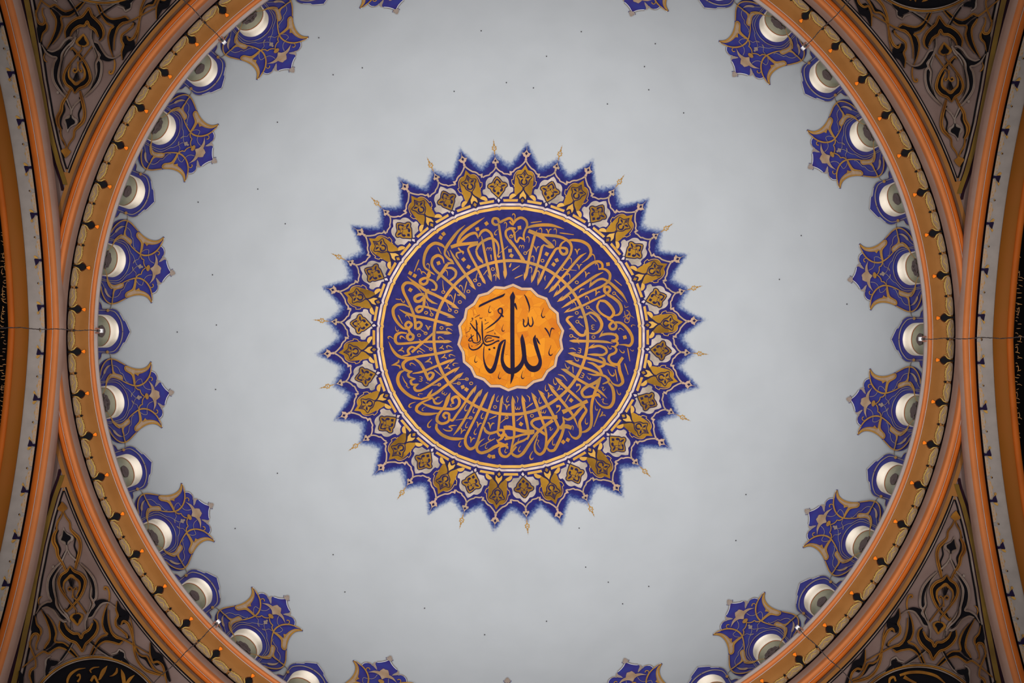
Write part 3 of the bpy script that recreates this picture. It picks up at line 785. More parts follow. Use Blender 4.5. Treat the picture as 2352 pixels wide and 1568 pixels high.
def gold_petal():
    e = empty('gold_petal', (0, 0, 0), A_GOLD, med)
    mb = MB()
    body = outline(L([(1600, 470), (1565, 510), (1532, 560), (1500, 592)]), 2) + outline(L([(1500, 592), (1440, 610), (1398, 650), (1372, 720), (1364, 790), (1360, 900), (1356, 1000), (1362, 1082)]), 2)[1:] + L([(1400, 1112), (1440, 1085), (1500, 1030), (1546, 968)])
    pieces(body, L([(1560, 795)])[0][0], 'gold_petal', e)
    mb = MB()
    h = outline(L([(1546, 1000), (1520, 1035), (1482, 1072), (1455, 1120), (1456, 1172), (1480, 1196)]), 2) + L([(1528, 1146)])
    symp(mb, h, 0.012); mb.split('heart', 'gold_bright', e, MED)
    mb = MB(); bothF(mb, outline(L([(1252, 1180), (1262, 1120), (1300, 1084), (1350, 1074), (1396, 1108), (1372, 1152), (1330, 1170), (1252, 1180)]), 2)[:-1], 0.012); mb.split('lobe', 'gold_bright', e, MED)
    mb = MB(); bothL(mb, L([(1498, 592, 4), (1430, 604, 12), (1378, 650, 13), (1345, 720, 12), (1330, 790, 12), (1300, 788, 12), (1306, 850, 12), (1322, 885, 14), (1350, 895, 12), (1352, 935, 10)]), 0.013); mb.split('bracket', 'gold_bright', e, MED)
    mb = MB()
    bothN(mb, L([(1580, 588, 12), (1545, 640, 14), (1505, 682, 12), (1470, 690, 12), (1410, 704, 12), (1425, 748, 14), (1452, 790, 16), (1458, 850, 16), (1490, 900, 14), (1530, 940, 14), (1548, 972, 16)]), 0.017)
    bothN(mb, L([(1530, 780, 22), (1496, 830, 26), (1506, 868, 24), (1548, 896, 18)]), 0.017)
    bothF(mb, outline(L([(1450, 722), (1490, 708), (1520, 730), (1532, 752), (1500, 756), (1450, 722)]), 2)[:-1], 0.017)
    symf(mb, L([(1582, 622), (1550, 662), (1540, 690), (1562, 708), (1570, 690), (1573, 660)]), 0.017)
    bothL(mb, L([(1574, 705, 7), (1556, 735, 7), (1530, 770, 6), (1520, 800, 5)]), 0.017)
    symp(mb, L([(1552, 944), (1520, 962), (1524, 986), (1546, 1002)]), 0.018)
    bothN(mb, L([(1540, 985, 20), (1500, 1040, 22), (1445, 1092, 30), (1385, 1140, 22), (1310, 1172, 6)]), 0.014)
    bothN(mb, L([(1450, 1090, 30), (1440, 1160, 26), (1462, 1220, 18), (1512, 1282, 14)]), 0.014)
    bothN(mb, L([(1470, 1196, 13), (1524, 1146, 13), (1562, 1180, 13)]), 0.018)
    mb.split('ornament', 'navy', e, MED)
    mb = MB(); symp(mb, L([(1524, 1172), (1486, 1212), (1516, 1262)]), 0.016); mb.build('knot', 'gold_petal', e, MED)
    mb = MB()
    lead = L([(1600, 360, 36), (1594, 398, 40), (1570, 424, 32), (1545, 455, 30), (1500, 498, 30), (1448, 540, 30), (1404, 556, 30), (1358, 590, 30), (1336, 622, 30), (1300, 634, 30), (1268, 640, 32)])
    bothL(mb, lead, 0.014)
    bothF(mb, L([(1255, 612), (1308, 622), (1304, 660), (1296, 702), (1262, 690)]), 0.014)
    fin = L([(1615, 172), (1588, 205), (1560, 235), (1508, 238), (1530, 275), (1545, 310), (1572, 320), (1580, 350), (1586, 372), (1598, 390)])
    symp(mb, fin, 0.015)
    mb.stroke([(q[0], 0, q[2]) for q in L([(1615, 180, 8), (1624, 100, 4)])], dome, 0.012, 0.004, 2)
    mb.build('rim_ribbon', 'pink_ribbon', e, MED)
    mb = MB(); c = L([(1607, 262)])[0]; mb.fill([(c[0]+4.6, 0), (c[0]+1, 3.2), (c[0]-3.6, 0), (c[0]+1, -3.2)], dome, 0.019, 0.003, 0); mb.build('finial_eye', 'navy', e, MED)
    return e
S = local(1030, 325, 8.96, A_SIL)
def silver_petal():
    e = empty('silver_petal', (0, 0, 0), A_SIL, med)
    mb = MB()
    body = outline(S([(985, 622), (942, 662), (910, 712), (892, 736)]), 2) + outline(S([(892, 736), (830, 750), (788, 792), (766, 850), (766, 930), (755, 985)]), 2)[1:] + outline(S([(755, 985), (708, 1000), (702, 1050), (720, 1092)]), 2)[1:] + outline(S([(720, 1092), (770, 1106), (805, 1140), (820, 1168)]), 2)[1:] + S([(942, 1158), (975, 1200), (1036, 1150)])
    pieces(body, S([(1000, 880)])[0][0], 'silver_petal', e)
    mb = MB()
    orn = outline(S([(985, 722), (940, 772), (905, 838), (882, 862)]), 2) + outline(S([(882, 862), (835, 880), (806, 918), (816, 962), (858, 985), (880, 1032), (930, 1080), (985, 1132), (1030, 1172)]), 2)[1:]
    symp(mb, orn, 0.016); mb.build('ornament_ground', 'gold_petal', e, MED)
    mb = MB()
    bothL(mb, [(x, y, 2.2) for x, y in orn], 0.02)
    symf(mb, S([(988, 765), (950, 812), (925, 850), (945, 880), (968, 856), (972, 830), (985, 800)]), 0.019)
    bothF(mb, outline(S([(840, 930), (880, 908), (920, 918), (950, 942), (900, 950), (840, 930)]), 2)[:-1], 0.019)
    bothF(mb, outline(S([(955, 940), (920, 965), (910, 1010), (935, 1045), (975, 1040), (965, 1000), (940, 985), (955, 940)]), 2)[:-1], 0.019)
    symp(mb, S([(1012, 1030), (985, 1068), (1018, 1110)]), 0.019)
    bothL(mb, S([(990, 860, 7), (960, 890, 8), (920, 915, 6)]), 0.019)
    bothL(mb, S([(1004, 915, 6), (975, 935, 8), (958, 960, 7)]), 0.019)
    symp(mb, S([(1000, 872), (986, 895), (1004, 915)]), 0.019)
    mb.stroke(S([(1062, 1128, 12), (1030, 1165, 14), (978, 1210, 14)]), dome, 0.021, 0.004, 2)
    mb.stroke(S([(1030, 1165, 12), (1072, 1210, 12)]), dome, 0.021, 0.004, 2)
    mb.stroke(S([(935, 1195, 14), (1030, 1282, 14), (1075, 1235, 10)]), dome, 0.02, 0.004, 2)
    mb.split('ornament', 'navy', e, MED)
    mb = MB(); mb.fill([(q[0], q[1]) for q in S([(1000, 1196), (1032, 1164), (1066, 1212), (1032, 1262)])], dome, 0.016, 0.004, 0); mb.build('knot', 'pearl', e, MED)
    mb = MB()
    lead = S([(976, 470, 34), (974, 510, 30), (960, 558, 28), (932, 600, 28), (898, 634, 28), (862, 658, 28), (842, 690, 28), (790, 706, 28), (752, 716, 28), (708, 746, 26)])
    bothL(mb, lead, 0.013)
    fin = S([(970, 322), (945, 362), (925, 398), (896, 428), (906, 462), (938, 456), (958, 468), (968, 505), (976, 520)])
    symp(mb, fin, 0.015)
    mb.build('rim_ribbon', 'pink_ribbon', e, MED)
    mb = MB(); c = S([(976, 402)])[0]; mb.fill([(c[0]+3.6, 0), (c[0], 3), (c[0]-3, 0), (c[0], -3)], dome, 0.019, 0.003, 0); mb.build('finial_eye', 'navy', e, MED)
    mb = MB(); X = lambda y: S([(968, y)])[0][0]
    mb.stroke([(X(335), 0, 0.4), (X(285), 0, 0.5), (X(240), 0, 2.2), (X(215), 0, 1.2), (X(200), 0, 3.4), (X(180), 0, 2.0)], dome, 0.01, 0.004, 2)
    for s in (-1, 1):
        mb.stroke([(X(190), 0, 1.5), (X(165), 4*s, 2.0), (X(135), 3.4*s, 1.6), (X(112), 2.8*s, 1.6), (X(85), 0, 1.6)], dome, 0.011, 0.004, 1.5)
        mb.fill([(X(168), 3.5*s), (X(172), 6*s), (X(140), 4.4*s), (X(108), 5.8*s), (X(115), 3*s)], dome, 0.01, 0.004, 0)
    mb.fill(circle(X(138), 0, 1.4, 8), dome, 0.011, 0.004, 0)
    mb.stroke([(X(95), 0, 1.6), (X(65), 0, 4.0), (X(40), 0, 0.8), (X(10), 0, 2.6), (X(-5), 0, 0.6), (X(-40), 0, 0.3)], dome, 0.01, 0.004, 2)
    mb.build('finial_chain', 'ochre', e, MED)
    return e
gp = gold_petal(); sp = silver_petal()
for k in range(1, NP):
    c = copy_tree(gp, med); place(c, A_GOLD+k*DA)
    c = copy_tree(sp, med); place(c, A_SIL+k*DA)
# ---- the three straight-sided bands inside the petals, 36 bars each
MID = A_SIL+ (A_GOLD-A_SIL)/2
def bar(name, m, r0, r1, half0, half1, off, tip=None):
    mb = MB(); cosd = 1.0
    mb.fill([(r0, -half0), (r1, -half1), (r1, half1), (r0, half0)], dome, off, 0.004, 8)
    o = mb.build(name, m, med, MED); o.rotation_euler = (0, 0, MID); return o
def chain(name, m, r0, r1, off, notch):
    w0, w1 = r0*math.tan(PI/36), r1*math.tan(PI/36)
    mb = MB(); g = 0.4
    if notch:
        k = notch; mb.fill([(r0, -w0+g+k), (r0-k*0.55, -w0+g), (r1-k*0.55, -w1+g), (r1, -w1+g+k), (r1, w1-g-k), (r1-k*0.55, w1-g), (r0-k*0.55, w0-g), (r0, w0-g-k)], dome, off, 0.004, 8)
    else: mb.fill([(r0, -w0+g), (r1, -w1+g), (r1, w1-g), (r0, w0-g)], dome, off, 0.004, 8)
    o = mb.build(name, m, med, MED); o.rotation_euler = (0, 0, MID); return o
b1 = chain('gold_band', 'gold_bright', 293.5, 300.2, 0.012, 4.0)
b2 = chain('pearl_band', 'pearl', 302.4, 307.8, 0.012, 4.5)
b3 = bar('gold_bar', 'gold_bright', 311.6, 317.4, 16.0, 17.2, 0.013)
for k in range(1, 36):
    for s in (b1, b2, b3):
        c = s.copy(); COL.objects.link(c); adopt(c, med); c.rotation_euler = (0, 0, MID+k*PI/18)
# ---- the plain ring the uprights of the script hang on
def annulus(name, m, r0, r1, off, th=0.004, n=240, parent=med):
    mb = MB(); pts = [(r*math.cos(2*PI*i/n), r*math.sin(2*PI*i/n)) for r in (r0, r1) for i in range(n)]
    mb.sheet(pts, [(i, (i+1) % n, n+(i+1) % n, n+i) for i in range(n)], dome, off, th); return mb.build(name, m, parent, MED)
annulus('script_ring', 'gold_letter', 173.2, 180.0, 0.0165)
# ---- centre disc: eighteen-lobed amber tiles in a pink border, ink lettering
disc = empty('center_disc', (0, 0, 0), 0, med); disc['label'] = 'amber tiled disc with dark ink lettering'
def lobes(R, V): 
    out = []
    for k in range(18):
        a = math.radians(2.6-90+20*k)-ROLL; out.append((R*math.cos(a), R*math.sin(a)))
        a += PI/18; out.append((V*math.cos(a), V*math.sin(a)))
    return out
mb = MB(); mb.fill(lobes(123.8, 117.4), dome, 0.012, 0.006, 12); mb.build('border', 'pink_border', disc, MED)
mb = MB(); mb.fill(lobes(117.6, 111.2), dome, 0.0150, 0.003, 12); mb.build('inner_line', 'ink', disc, MED)
mb = MB(); mb.fill(lobes(116.9, 110.5), dome, 0.0180, 0.003, 12); mb.build('tile_field', 'amber_tile', disc, MED)
cnt = {'letter': 0, 'vowel_mark': 0, 'word': 0}
def write(strokes, g, name, m, parent, off, th=0.005, step=1.6):
    for st in strokes:
        mb = MB(); cnt[name] = cnt.get(name, 0)+1
        o = off + (cnt[name] % 9)*0.0007
        parts = st if isinstance(st, list) and isinstance(st[0], list) else [st]
        for p in parts: mb.stroke([g(q) for q in p], dome, o, th, step)
        mb.build(name, m, parent, MED)
g = medmap(1040, 630, 5.6)
INK = [
 [[(1062, 778, 6), (1050, 830, 40), (1070, 920, 48), (1100, 1020, 46), (1124, 1110, 42), (1112, 1170, 58), (1075, 1210, 76), (1020, 1216, 78), (970, 1182, 64), (935, 1120, 48), (920, 1040, 52), (908, 930, 55), (892, 830, 48), (893, 768, 5)], [(1075, 815, 14), (1100, 868, 24), (1125, 904, 3)]],
 [[(893, 768, 5), (892, 840, 45), (905, 940, 52), (910, 1050, 42), (895, 1130, 50), (850, 1200, 64), (790, 1240, 72), (720, 1240, 74), (665, 1192, 56), (635, 1110, 42), (640, 1020, 36), (655, 940, 30), (670, 870, 20), (678, 836, 4)],
  [(678, 838, 6), (645, 858, 24), (610, 900, 38), (590, 970, 42), (570, 1060, 44), (548, 1150, 46), (520, 1220, 56), (485, 1248, 56), (440, 1212, 38), (408, 1140, 22), (395, 1050, 14), (398, 960, 12), (404, 922, 6)]],
 [[(775, 220, 3), (768, 285, 66), (765, 335, 54), (765, 800, 54), (768, 1200, 54), (766, 1300, 42), (752, 1370, 22), (740, 1412, 3)], [(795, 370, 26), (812, 420, 24), (826, 460, 4)]],
 [[(334, 424, 6), (350, 404, 26), (500, 332, 26), (640, 274, 28), (670, 248, 10)]],
 [[(920, 260, 8), (945, 305, 20), (970, 370, 22), (984, 420, 18), (978, 494, 3)]],
 [[(900, 572, 6), (912, 590, 18), (908, 640, 16), (925, 672, 16), (955, 655, 18), (970, 600, 16), (966, 545, 6)], [(970, 610, 12), (985, 660, 18), (1010, 668, 18), (1030, 630, 18), (1024, 570, 10), (1015, 542, 4)]],
 [[(1182, 688, 16), (1205, 715, 20), (1232, 760, 16), (1248, 814, 3)], [(1248, 806, 5), (1255, 740, 12), (1275, 692, 18), (1306, 706, 8)]],
 [[(402, 718, 4), (470, 672, 16), (550, 612, 20), (610, 548, 22), (634, 492, 22), (630, 442, 20), (605, 436, 18), (582, 462, 16), (592, 492, 14), (620, 512, 18), (650, 548, 20)]],
 [[(374, 595, 6), (376, 660, 18), (378, 740, 20), (384, 820, 18), (396, 880, 20), (432, 912, 22), (500, 896, 18), (560, 862, 18), (598, 852, 22)], [(600, 812, 24), (530, 798, 16), (440, 786, 16), (412, 820, 16), (424, 866, 16), (470, 862, 14), (530, 842, 14)], [(430, 850, 12), (440, 820, 12), (500, 818, 12)]],
 [[(222, 625, 10), (270, 690, 20), (322, 752, 20), (350, 808, 18), (352, 850, 14), (312, 882, 14), (262, 872, 14), (240, 810, 14), (234, 768, 8)], [(296, 585, 6), (308, 680, 18), (310, 760, 18), (316, 862, 12)], [(296, 585, 12), (318, 650, 8)], [(222, 625, 14), (250, 668, 6)]],
 [[(270, 782, 8), (240, 805, 14), (200, 848, 12), (222, 858, 14), (262, 848, 8)]],
 [[(204, 888, 5), (212, 940, 14), (250, 970, 18), (310, 960, 18), (360, 922, 20), (384, 880, 14)]],
 [[(290, 912, 4), (330, 898, 10), (364, 866, 8)]],
]
write(INK, g, 'letter', 'ink', disc, 0.0215)
def comma(x, y, k=1.0): return [[(x+8*k, y-80*k, 3), (x-14*k, y-18*k, 8*k), (x-20*k, y+18*k, 14*k), (x-6*k, y+44*k, 17*k), (x+14*k, y+40*k, 12*k), (x+26*k, y+22*k, 4)]]
MK = [comma(1160, 510), comma(474, 460, 0.75), comma(645, 700, 0.72), comma(294, 1098, 0.75), comma(1256, 995, 1.05), comma(600, 1310, 0.75), comma(898, 1302, 0.85),
 [[(282, 556, 6), (346, 520, 8)]], [[(434, 752, 8), (526, 714, 8)]], [[(408, 642, 7), (460, 614, 7)]], [[(164, 756, 5), (216, 726, 7)]],
 [[(455, 962, 4), (470, 965, 28), (486, 968, 4)]], [[(516, 944, 4), (532, 946, 30), (548, 948, 4)]],
 [[(346, 550, 4), (350, 572, 8), (362, 560, 6), (368, 574, 8), (378, 552, 4)]], [[(250, 580, 8), (244, 560, 8), (258, 566, 8), (252, 590, 5), (225, 612, 5)]],
 [[(214, 686, 7), (226, 682, 7), (222, 704, 7), (210, 716, 5)]], [[(415, 572, 4), (418, 594, 10), (428, 588, 4)]], [[(542, 745, 4), (540, 768, 10), (552, 764, 4)]], [[(176, 790, 8), (180, 806, 5)]], [[(240, 912, 4), (244, 930, 8), (252, 918, 3)]]]
write(MK, g, 'vowel_mark', 'ink', disc, 0.0215)
# ================================================================== the ring inscription, gold letters on the blue ground
ins = empty('inscription', (0, 0, 0), 0, med); ins['label'] = 'ring of gold script and its vowel marks'
TL = medmap(880, 480, 5.2267); TR = medmap(1170, 480, 5.2258); BL = medmap(880, 770, 5.2267); BR = medmap(1170, 770, 5.2258)
OFF = 0.0165
tl = [
 [[(1218, 102, 3), (1120, 165, 30), (1000, 250, 38), (930, 320, 36), (898, 385, 28), (886, 420, 12)]],
 [[(985, 192, 3), (900, 268, 28), (820, 370, 38), (760, 458, 36), (738, 535, 24), (772, 585, 26), (820, 622, 30), (850, 660, 8)]],
 [[(742, 468, 16), (700, 432, 34), (620, 412, 38), (550, 455, 38), (503, 540, 36), (486, 640, 30), (500, 702, 24), (560, 748, 26)]],
 [[(545, 742, 6), (548, 790, 48), (530, 830, 30)], [(545, 745, 14), (580, 765, 20), (618, 790, 8)], [(535, 830, 30), (490, 832, 32), (445, 856, 34), (446, 886, 34), (482, 906, 32), (524, 884, 32), (536, 840, 28)], [(540, 840, 22), (600, 868, 28), (638, 920, 30), (628, 968, 24), (578, 968, 20)]],
 [[(732, 655, 8), (712, 590, 26), (660, 558, 36), (600, 590, 36), (582, 655, 32), (620, 730, 30), (700, 800, 32), (780, 870, 32), (860, 940, 32), (930, 1010, 36), (975, 1055, 34), (988, 1085, 4)], [(885, 1028, 4), (912, 1034, 18), (940, 1022, 10)]],
 [[(642, 866, 6), (665, 820, 36), (720, 740, 38), (770, 660, 36)], [(770, 655, 30), (810, 650, 24), (852, 662, 4)], [(745, 712, 14), (820, 708, 30), (872, 752, 32), (862, 812, 28), (802, 862, 22), (782, 888, 6)]],
 [[(812, 458, 40), (900, 430, 42), (1000, 418, 36), (1140, 402, 32)], [(1136, 420, 26), (1060, 440, 34), (1018, 470, 20)], [(896, 430, 26), (960, 362, 34), (1040, 304, 34), (1110, 292, 30), (1142, 356, 10)]],
 [[(1016, 470, 20), (1025, 505, 28), (1060, 580, 28), (1110, 670, 30), (1160, 770, 30), (1210, 870, 34), (1228, 898, 5)], [(1150, 812, 4), (1180, 822, 22), (1196, 846, 12)]],
 [[(900, 465, 16), (932, 505, 22), (960, 520, 26), (955, 545, 6)], [(930, 518, 18), (884, 530, 22), (880, 560, 22), (908, 602, 6)]],
 [[(1148, 335, 16), (1180, 275, 32), (1230, 252, 32), (1290, 290, 30), (1316, 360, 30), (1332, 480, 30), (1352, 620, 30), (1376, 760, 32), (1396, 846, 6)], [(1345, 745, 4), (1362, 775, 14)]],
 [[(1115, 500, 24), (1150, 430, 30), (1220, 376, 32), (1300, 352, 30), (1360, 392, 28), (1386, 460, 22), (1384, 530, 14), (1376, 562, 18), (1388, 578, 18), (1404, 560, 10)], [(1115, 500, 24), (1132, 560, 28), (1180, 618, 28), (1200, 656, 5)], [(1144, 592, 4), (1175, 600, 16)]],
 [[(1180, 322, 4), (1195, 400, 26), (1220, 530, 30), (1255, 680, 30), (1288, 810, 32), (1302, 870, 5)], [(1248, 762, 5), (1268, 790, 18)]],
 [[(1390, 180, 22), (1345, 190, 30), (1312, 160, 30), (1326, 115, 30), (1376, 122, 32), (1394, 160, 30), (1450, 136, 30), (1520, 112, 30), (1556, 150, 26), (1560, 200, 12)], [(1388, 185, 28), (1410, 330, 28), (1435, 480, 28), (1455, 650, 30), (1468, 780, 36), (1462, 838, 4)], [(1426, 722, 4), (1446, 762, 18)]],
 [[(1590, 236, 22), (1530, 232, 28), (1476, 262, 28), (1474, 320, 28), (1515, 385, 28), (1568, 448, 30)]],
 [[(800, 490, 6), (850, 580, 28), (930, 702, 32), (1000, 800, 32), (1060, 890, 36), (1108, 966, 6)], [(1024, 890, 4), (1058, 912, 20)]],
 [[(288, 810, 4), (360, 872, 28), (440, 930, 36), (520, 985, 40), (620, 1030, 34), (730, 1086, 34), (840, 1150, 36), (908, 1198, 5)], [(794, 1158, 4), (845, 1170, 20)], [(545, 962, 24), (515, 1010, 32), (530, 1070, 28), (590, 1118, 26), (655, 1142, 4)], [(590, 1130, 14), (545, 1090, 12)]],
 [[(490, 1025, 34), (430, 1030, 36), (378, 1064, 36), (392, 1106, 36), (440, 1106, 34), (482, 1066, 34)], [(490, 1030, 34), (492, 1100, 36), (480, 1170, 30), (430, 1172, 34), (396, 1204, 34), (420, 1236, 34), (462, 1216, 28), (480, 1175, 24)]],
 [[(466, 1010, 4), (420, 950, 18), (350, 895, 28), (275, 888, 36), (236, 930, 38), (246, 1000, 34), (290, 1090, 32), (340, 1200, 32), (372, 1290, 32), (384, 1370, 34), (388, 1440, 34)], [(390, 1370, 28), (435, 1358, 30), (462, 1388, 30), (432, 1432, 32), (392, 1440, 30)]],
 [[(312, 1180, 12), (250, 1150, 24), (170, 1152, 34), (122, 1200, 38), (126, 1280, 36), (170, 1362, 32), (240, 1430, 28), (292, 1440, 22)], [(300, 1440, 32), (266, 1392, 32), (302, 1356, 32), (342, 1388, 32), (306, 1434, 32)], [(300, 1440, 30), (320, 1480, 30), (358, 1520, 28)]],
 [[(490, 1170, 26), (580, 1195, 28), (660, 1225, 30), (750, 1260, 34), (815, 1285, 30), (864, 1306, 4)], [(748, 1282, 4), (800, 1294, 20)]],
 [[(194, 1206, 6), (280, 1252, 30), (380, 1286, 34), (520, 1312, 32), (650, 1346, 32), (750, 1372, 34), (800, 1384, 30), (838, 1394, 4)], [(718, 1386, 4), (775, 1384, 20)]],
 [[(636, 1480, 28), (720, 1480, 30), (780, 1484, 30), (824, 1494, 4)], [(714, 1506, 4), (760, 1496, 18)]],
 [[(284, 1492, 16), (210, 1485, 26), (155, 1515, 38), (146, 1580, 36), (172, 1616, 30), (300, 1612, 28), (450, 1596, 28), (600, 1592, 28), (720, 1590, 32), (780, 1586, 28), (822, 1592, 4)], [(712, 1612, 4), (760, 1602, 20)]],
 [[(320, 1490, 34), (288, 1530, 34), (310, 1570, 34), (352, 1560, 34), (360, 1520, 34), (325, 1495, 30)], [(610, 1482, 24), (540, 1545, 28), (460, 1615, 30), (400, 1668, 30), (342, 1720, 32)]],
]
tr = [
 [[(0, 150, 22), (36, 186, 20), (80, 132, 28), (140, 106, 30), (198, 140, 30), (212, 200, 26), (184, 262, 24), (170, 318, 24), (184, 396, 8)], [(186, 372, 24), (122, 346, 24), (92, 398, 24), (70, 372, 20), (58, 290, 24), (30, 240, 26), (-10, 228, 24)]],
 [[(194, 232, 16), (280, 205, 32), (400, 192, 38), (500, 196, 36), (580, 216, 22), (656, 240, 3)]],
 [[(0, 370, 30), (60, 450, 32), (120, 540, 34), (170, 610, 30), (190, 650, 6)], [(112, 590, 4), (140, 604, 20)]],
 [[(228, 262, 44), (300, 290, 46), (380, 330, 44), (450, 390, 40), (500, 432, 40), (540, 462, 12)], [(414, 432, 10), (480, 455, 34), (528, 468, 12)]],
 [[(300, 290, 30), (420, 312, 34), (560, 326, 36), (650, 352, 34), (722, 400, 34), (746, 460, 30), (728, 545, 28), (650, 662, 30), (560, 780, 30), (490, 880, 32), (446, 940, 20), (420, 962, 4)]],
 [[(690, 382, 18), (760, 374, 30), (870, 390, 36), (950, 440, 36), (978, 515, 34), (948, 585, 24), (868, 648, 4)]],
 [[(690, 372, 12), (630, 410, 22), (606, 462, 26), (610, 510, 30), (644, 544, 34), (686, 528, 34), (684, 480, 34), (630, 466, 28), (560, 480, 28), (525, 530, 32), (480, 605, 30), (420, 720, 30), (372, 830, 34), (338, 914, 5)], [(358, 792, 4), (362, 840, 20)]],
 [[(332, 250, 4), (304, 320, 30), (276, 420, 32), (246, 540, 32), (220, 680, 32), (200, 790, 34), (178, 858, 4)], [(176, 736, 4), (190, 790, 22)]],
 [[(420, 425, 16), (392, 455, 30), (370, 540, 30), (336, 670, 30), (306, 770, 32), (280, 840, 28), (262, 884, 4)], [(264, 758, 4), (282, 812, 20)]],
 [[(924, 526, 5), (850, 572, 28), (770, 660, 30), (680, 770, 30), (600, 862, 30), (520, 960, 34), (470, 1002, 5)], [(516, 896, 4), (524, 940, 20)]],
 [[(1070, 722, 20), (1112, 712, 28), (1112, 660, 28), (1072, 630, 30), (1010, 642, 32), (920, 702, 30), (800, 812, 30), (700, 902, 30), (600, 992, 34), (526, 1054, 5)], [(590, 950, 4), (600, 985, 20)]],
 [[(1066, 718, 14), (1150, 726, 28), (1204, 780, 34), (1196, 858, 30), (1120, 922, 28), (1000, 976, 28), (880, 1032, 28), (780, 1090, 28), (700, 1142, 30), (624, 1188, 4)]],
 [[(1126, 758, 5), (1040, 800, 30), (930, 872, 32), (820, 942, 30), (720, 1012, 30), (640, 1078, 32), (572, 1112, 5)], [(634, 1018, 4), (640, 1066, 20)]],
 [[(956, 944, 4), (980, 910, 30), (1060, 852, 26), (1120, 840, 28), (1200, 882, 32), (1280, 952, 36), (1350, 1022, 32), (1386, 1075, 18), (1416, 1128, 3)], [(990, 884, 4), (1010, 910, 18)]],
 [[(1168, 1020, 30), (1140, 980, 34), (1146, 940, 32), (1190, 936, 32), (1208, 972, 32), (1176, 1020, 32), (1250, 1068, 34), (1318, 1130, 38), (1344, 1205, 36), (1316, 1262, 28), (1256, 1280, 14)], [(1150, 1032, 24), (1040, 1080, 26), (900, 1150, 26), (780, 1202, 30), (654, 1244, 4)], [(716, 1182, 4), (726, 1216, 18)]],
 [[(1080, 1100, 24), (1150, 1110, 34), (1222, 1180, 38), (1252, 1250, 36), (1206, 1306, 28), (1100, 1252, 26), (1054, 1180, 28), (1080, 1102, 24)]],
 [[(1208, 1300, 20), (1180, 1316, 22), (1236, 1346, 26), (1280, 1392, 30), (1268, 1436, 32), (1220, 1440, 32), (1200, 1400, 32), (1236, 1356, 30)], [(1270, 1358, 24), (1340, 1370, 30), (1420, 1442, 36), (1470, 1530, 36), (1472, 1600, 34), (1440, 1640, 32), (1380, 1630, 20), (1306, 1628, 5)]],
 [[(770, 1286, 4), (712, 1298, 28), (690, 1330, 32), (740, 1392, 32), (800, 1470, 34), (850, 1512, 34), (900, 1510, 32), (922, 1450, 30)]],
 [[(910, 1272, 22), (980, 1244, 28), (1060, 1290, 36), (1108, 1380, 38), (1082, 1458, 32), (1020, 1494, 22), (944, 1484, 6)]],
 [[(1074, 1542, 4), (1110, 1512, 28), (1190, 1498, 30), (1270, 1512, 30), (1298, 1560, 28), (1262, 1592, 20), (1216, 1590, 8)], [(1106, 1496, 4), (1120, 1520, 18)]],
 [[(820, 1308, 4), (852, 1292, 28), (880, 1306, 20)]],
]
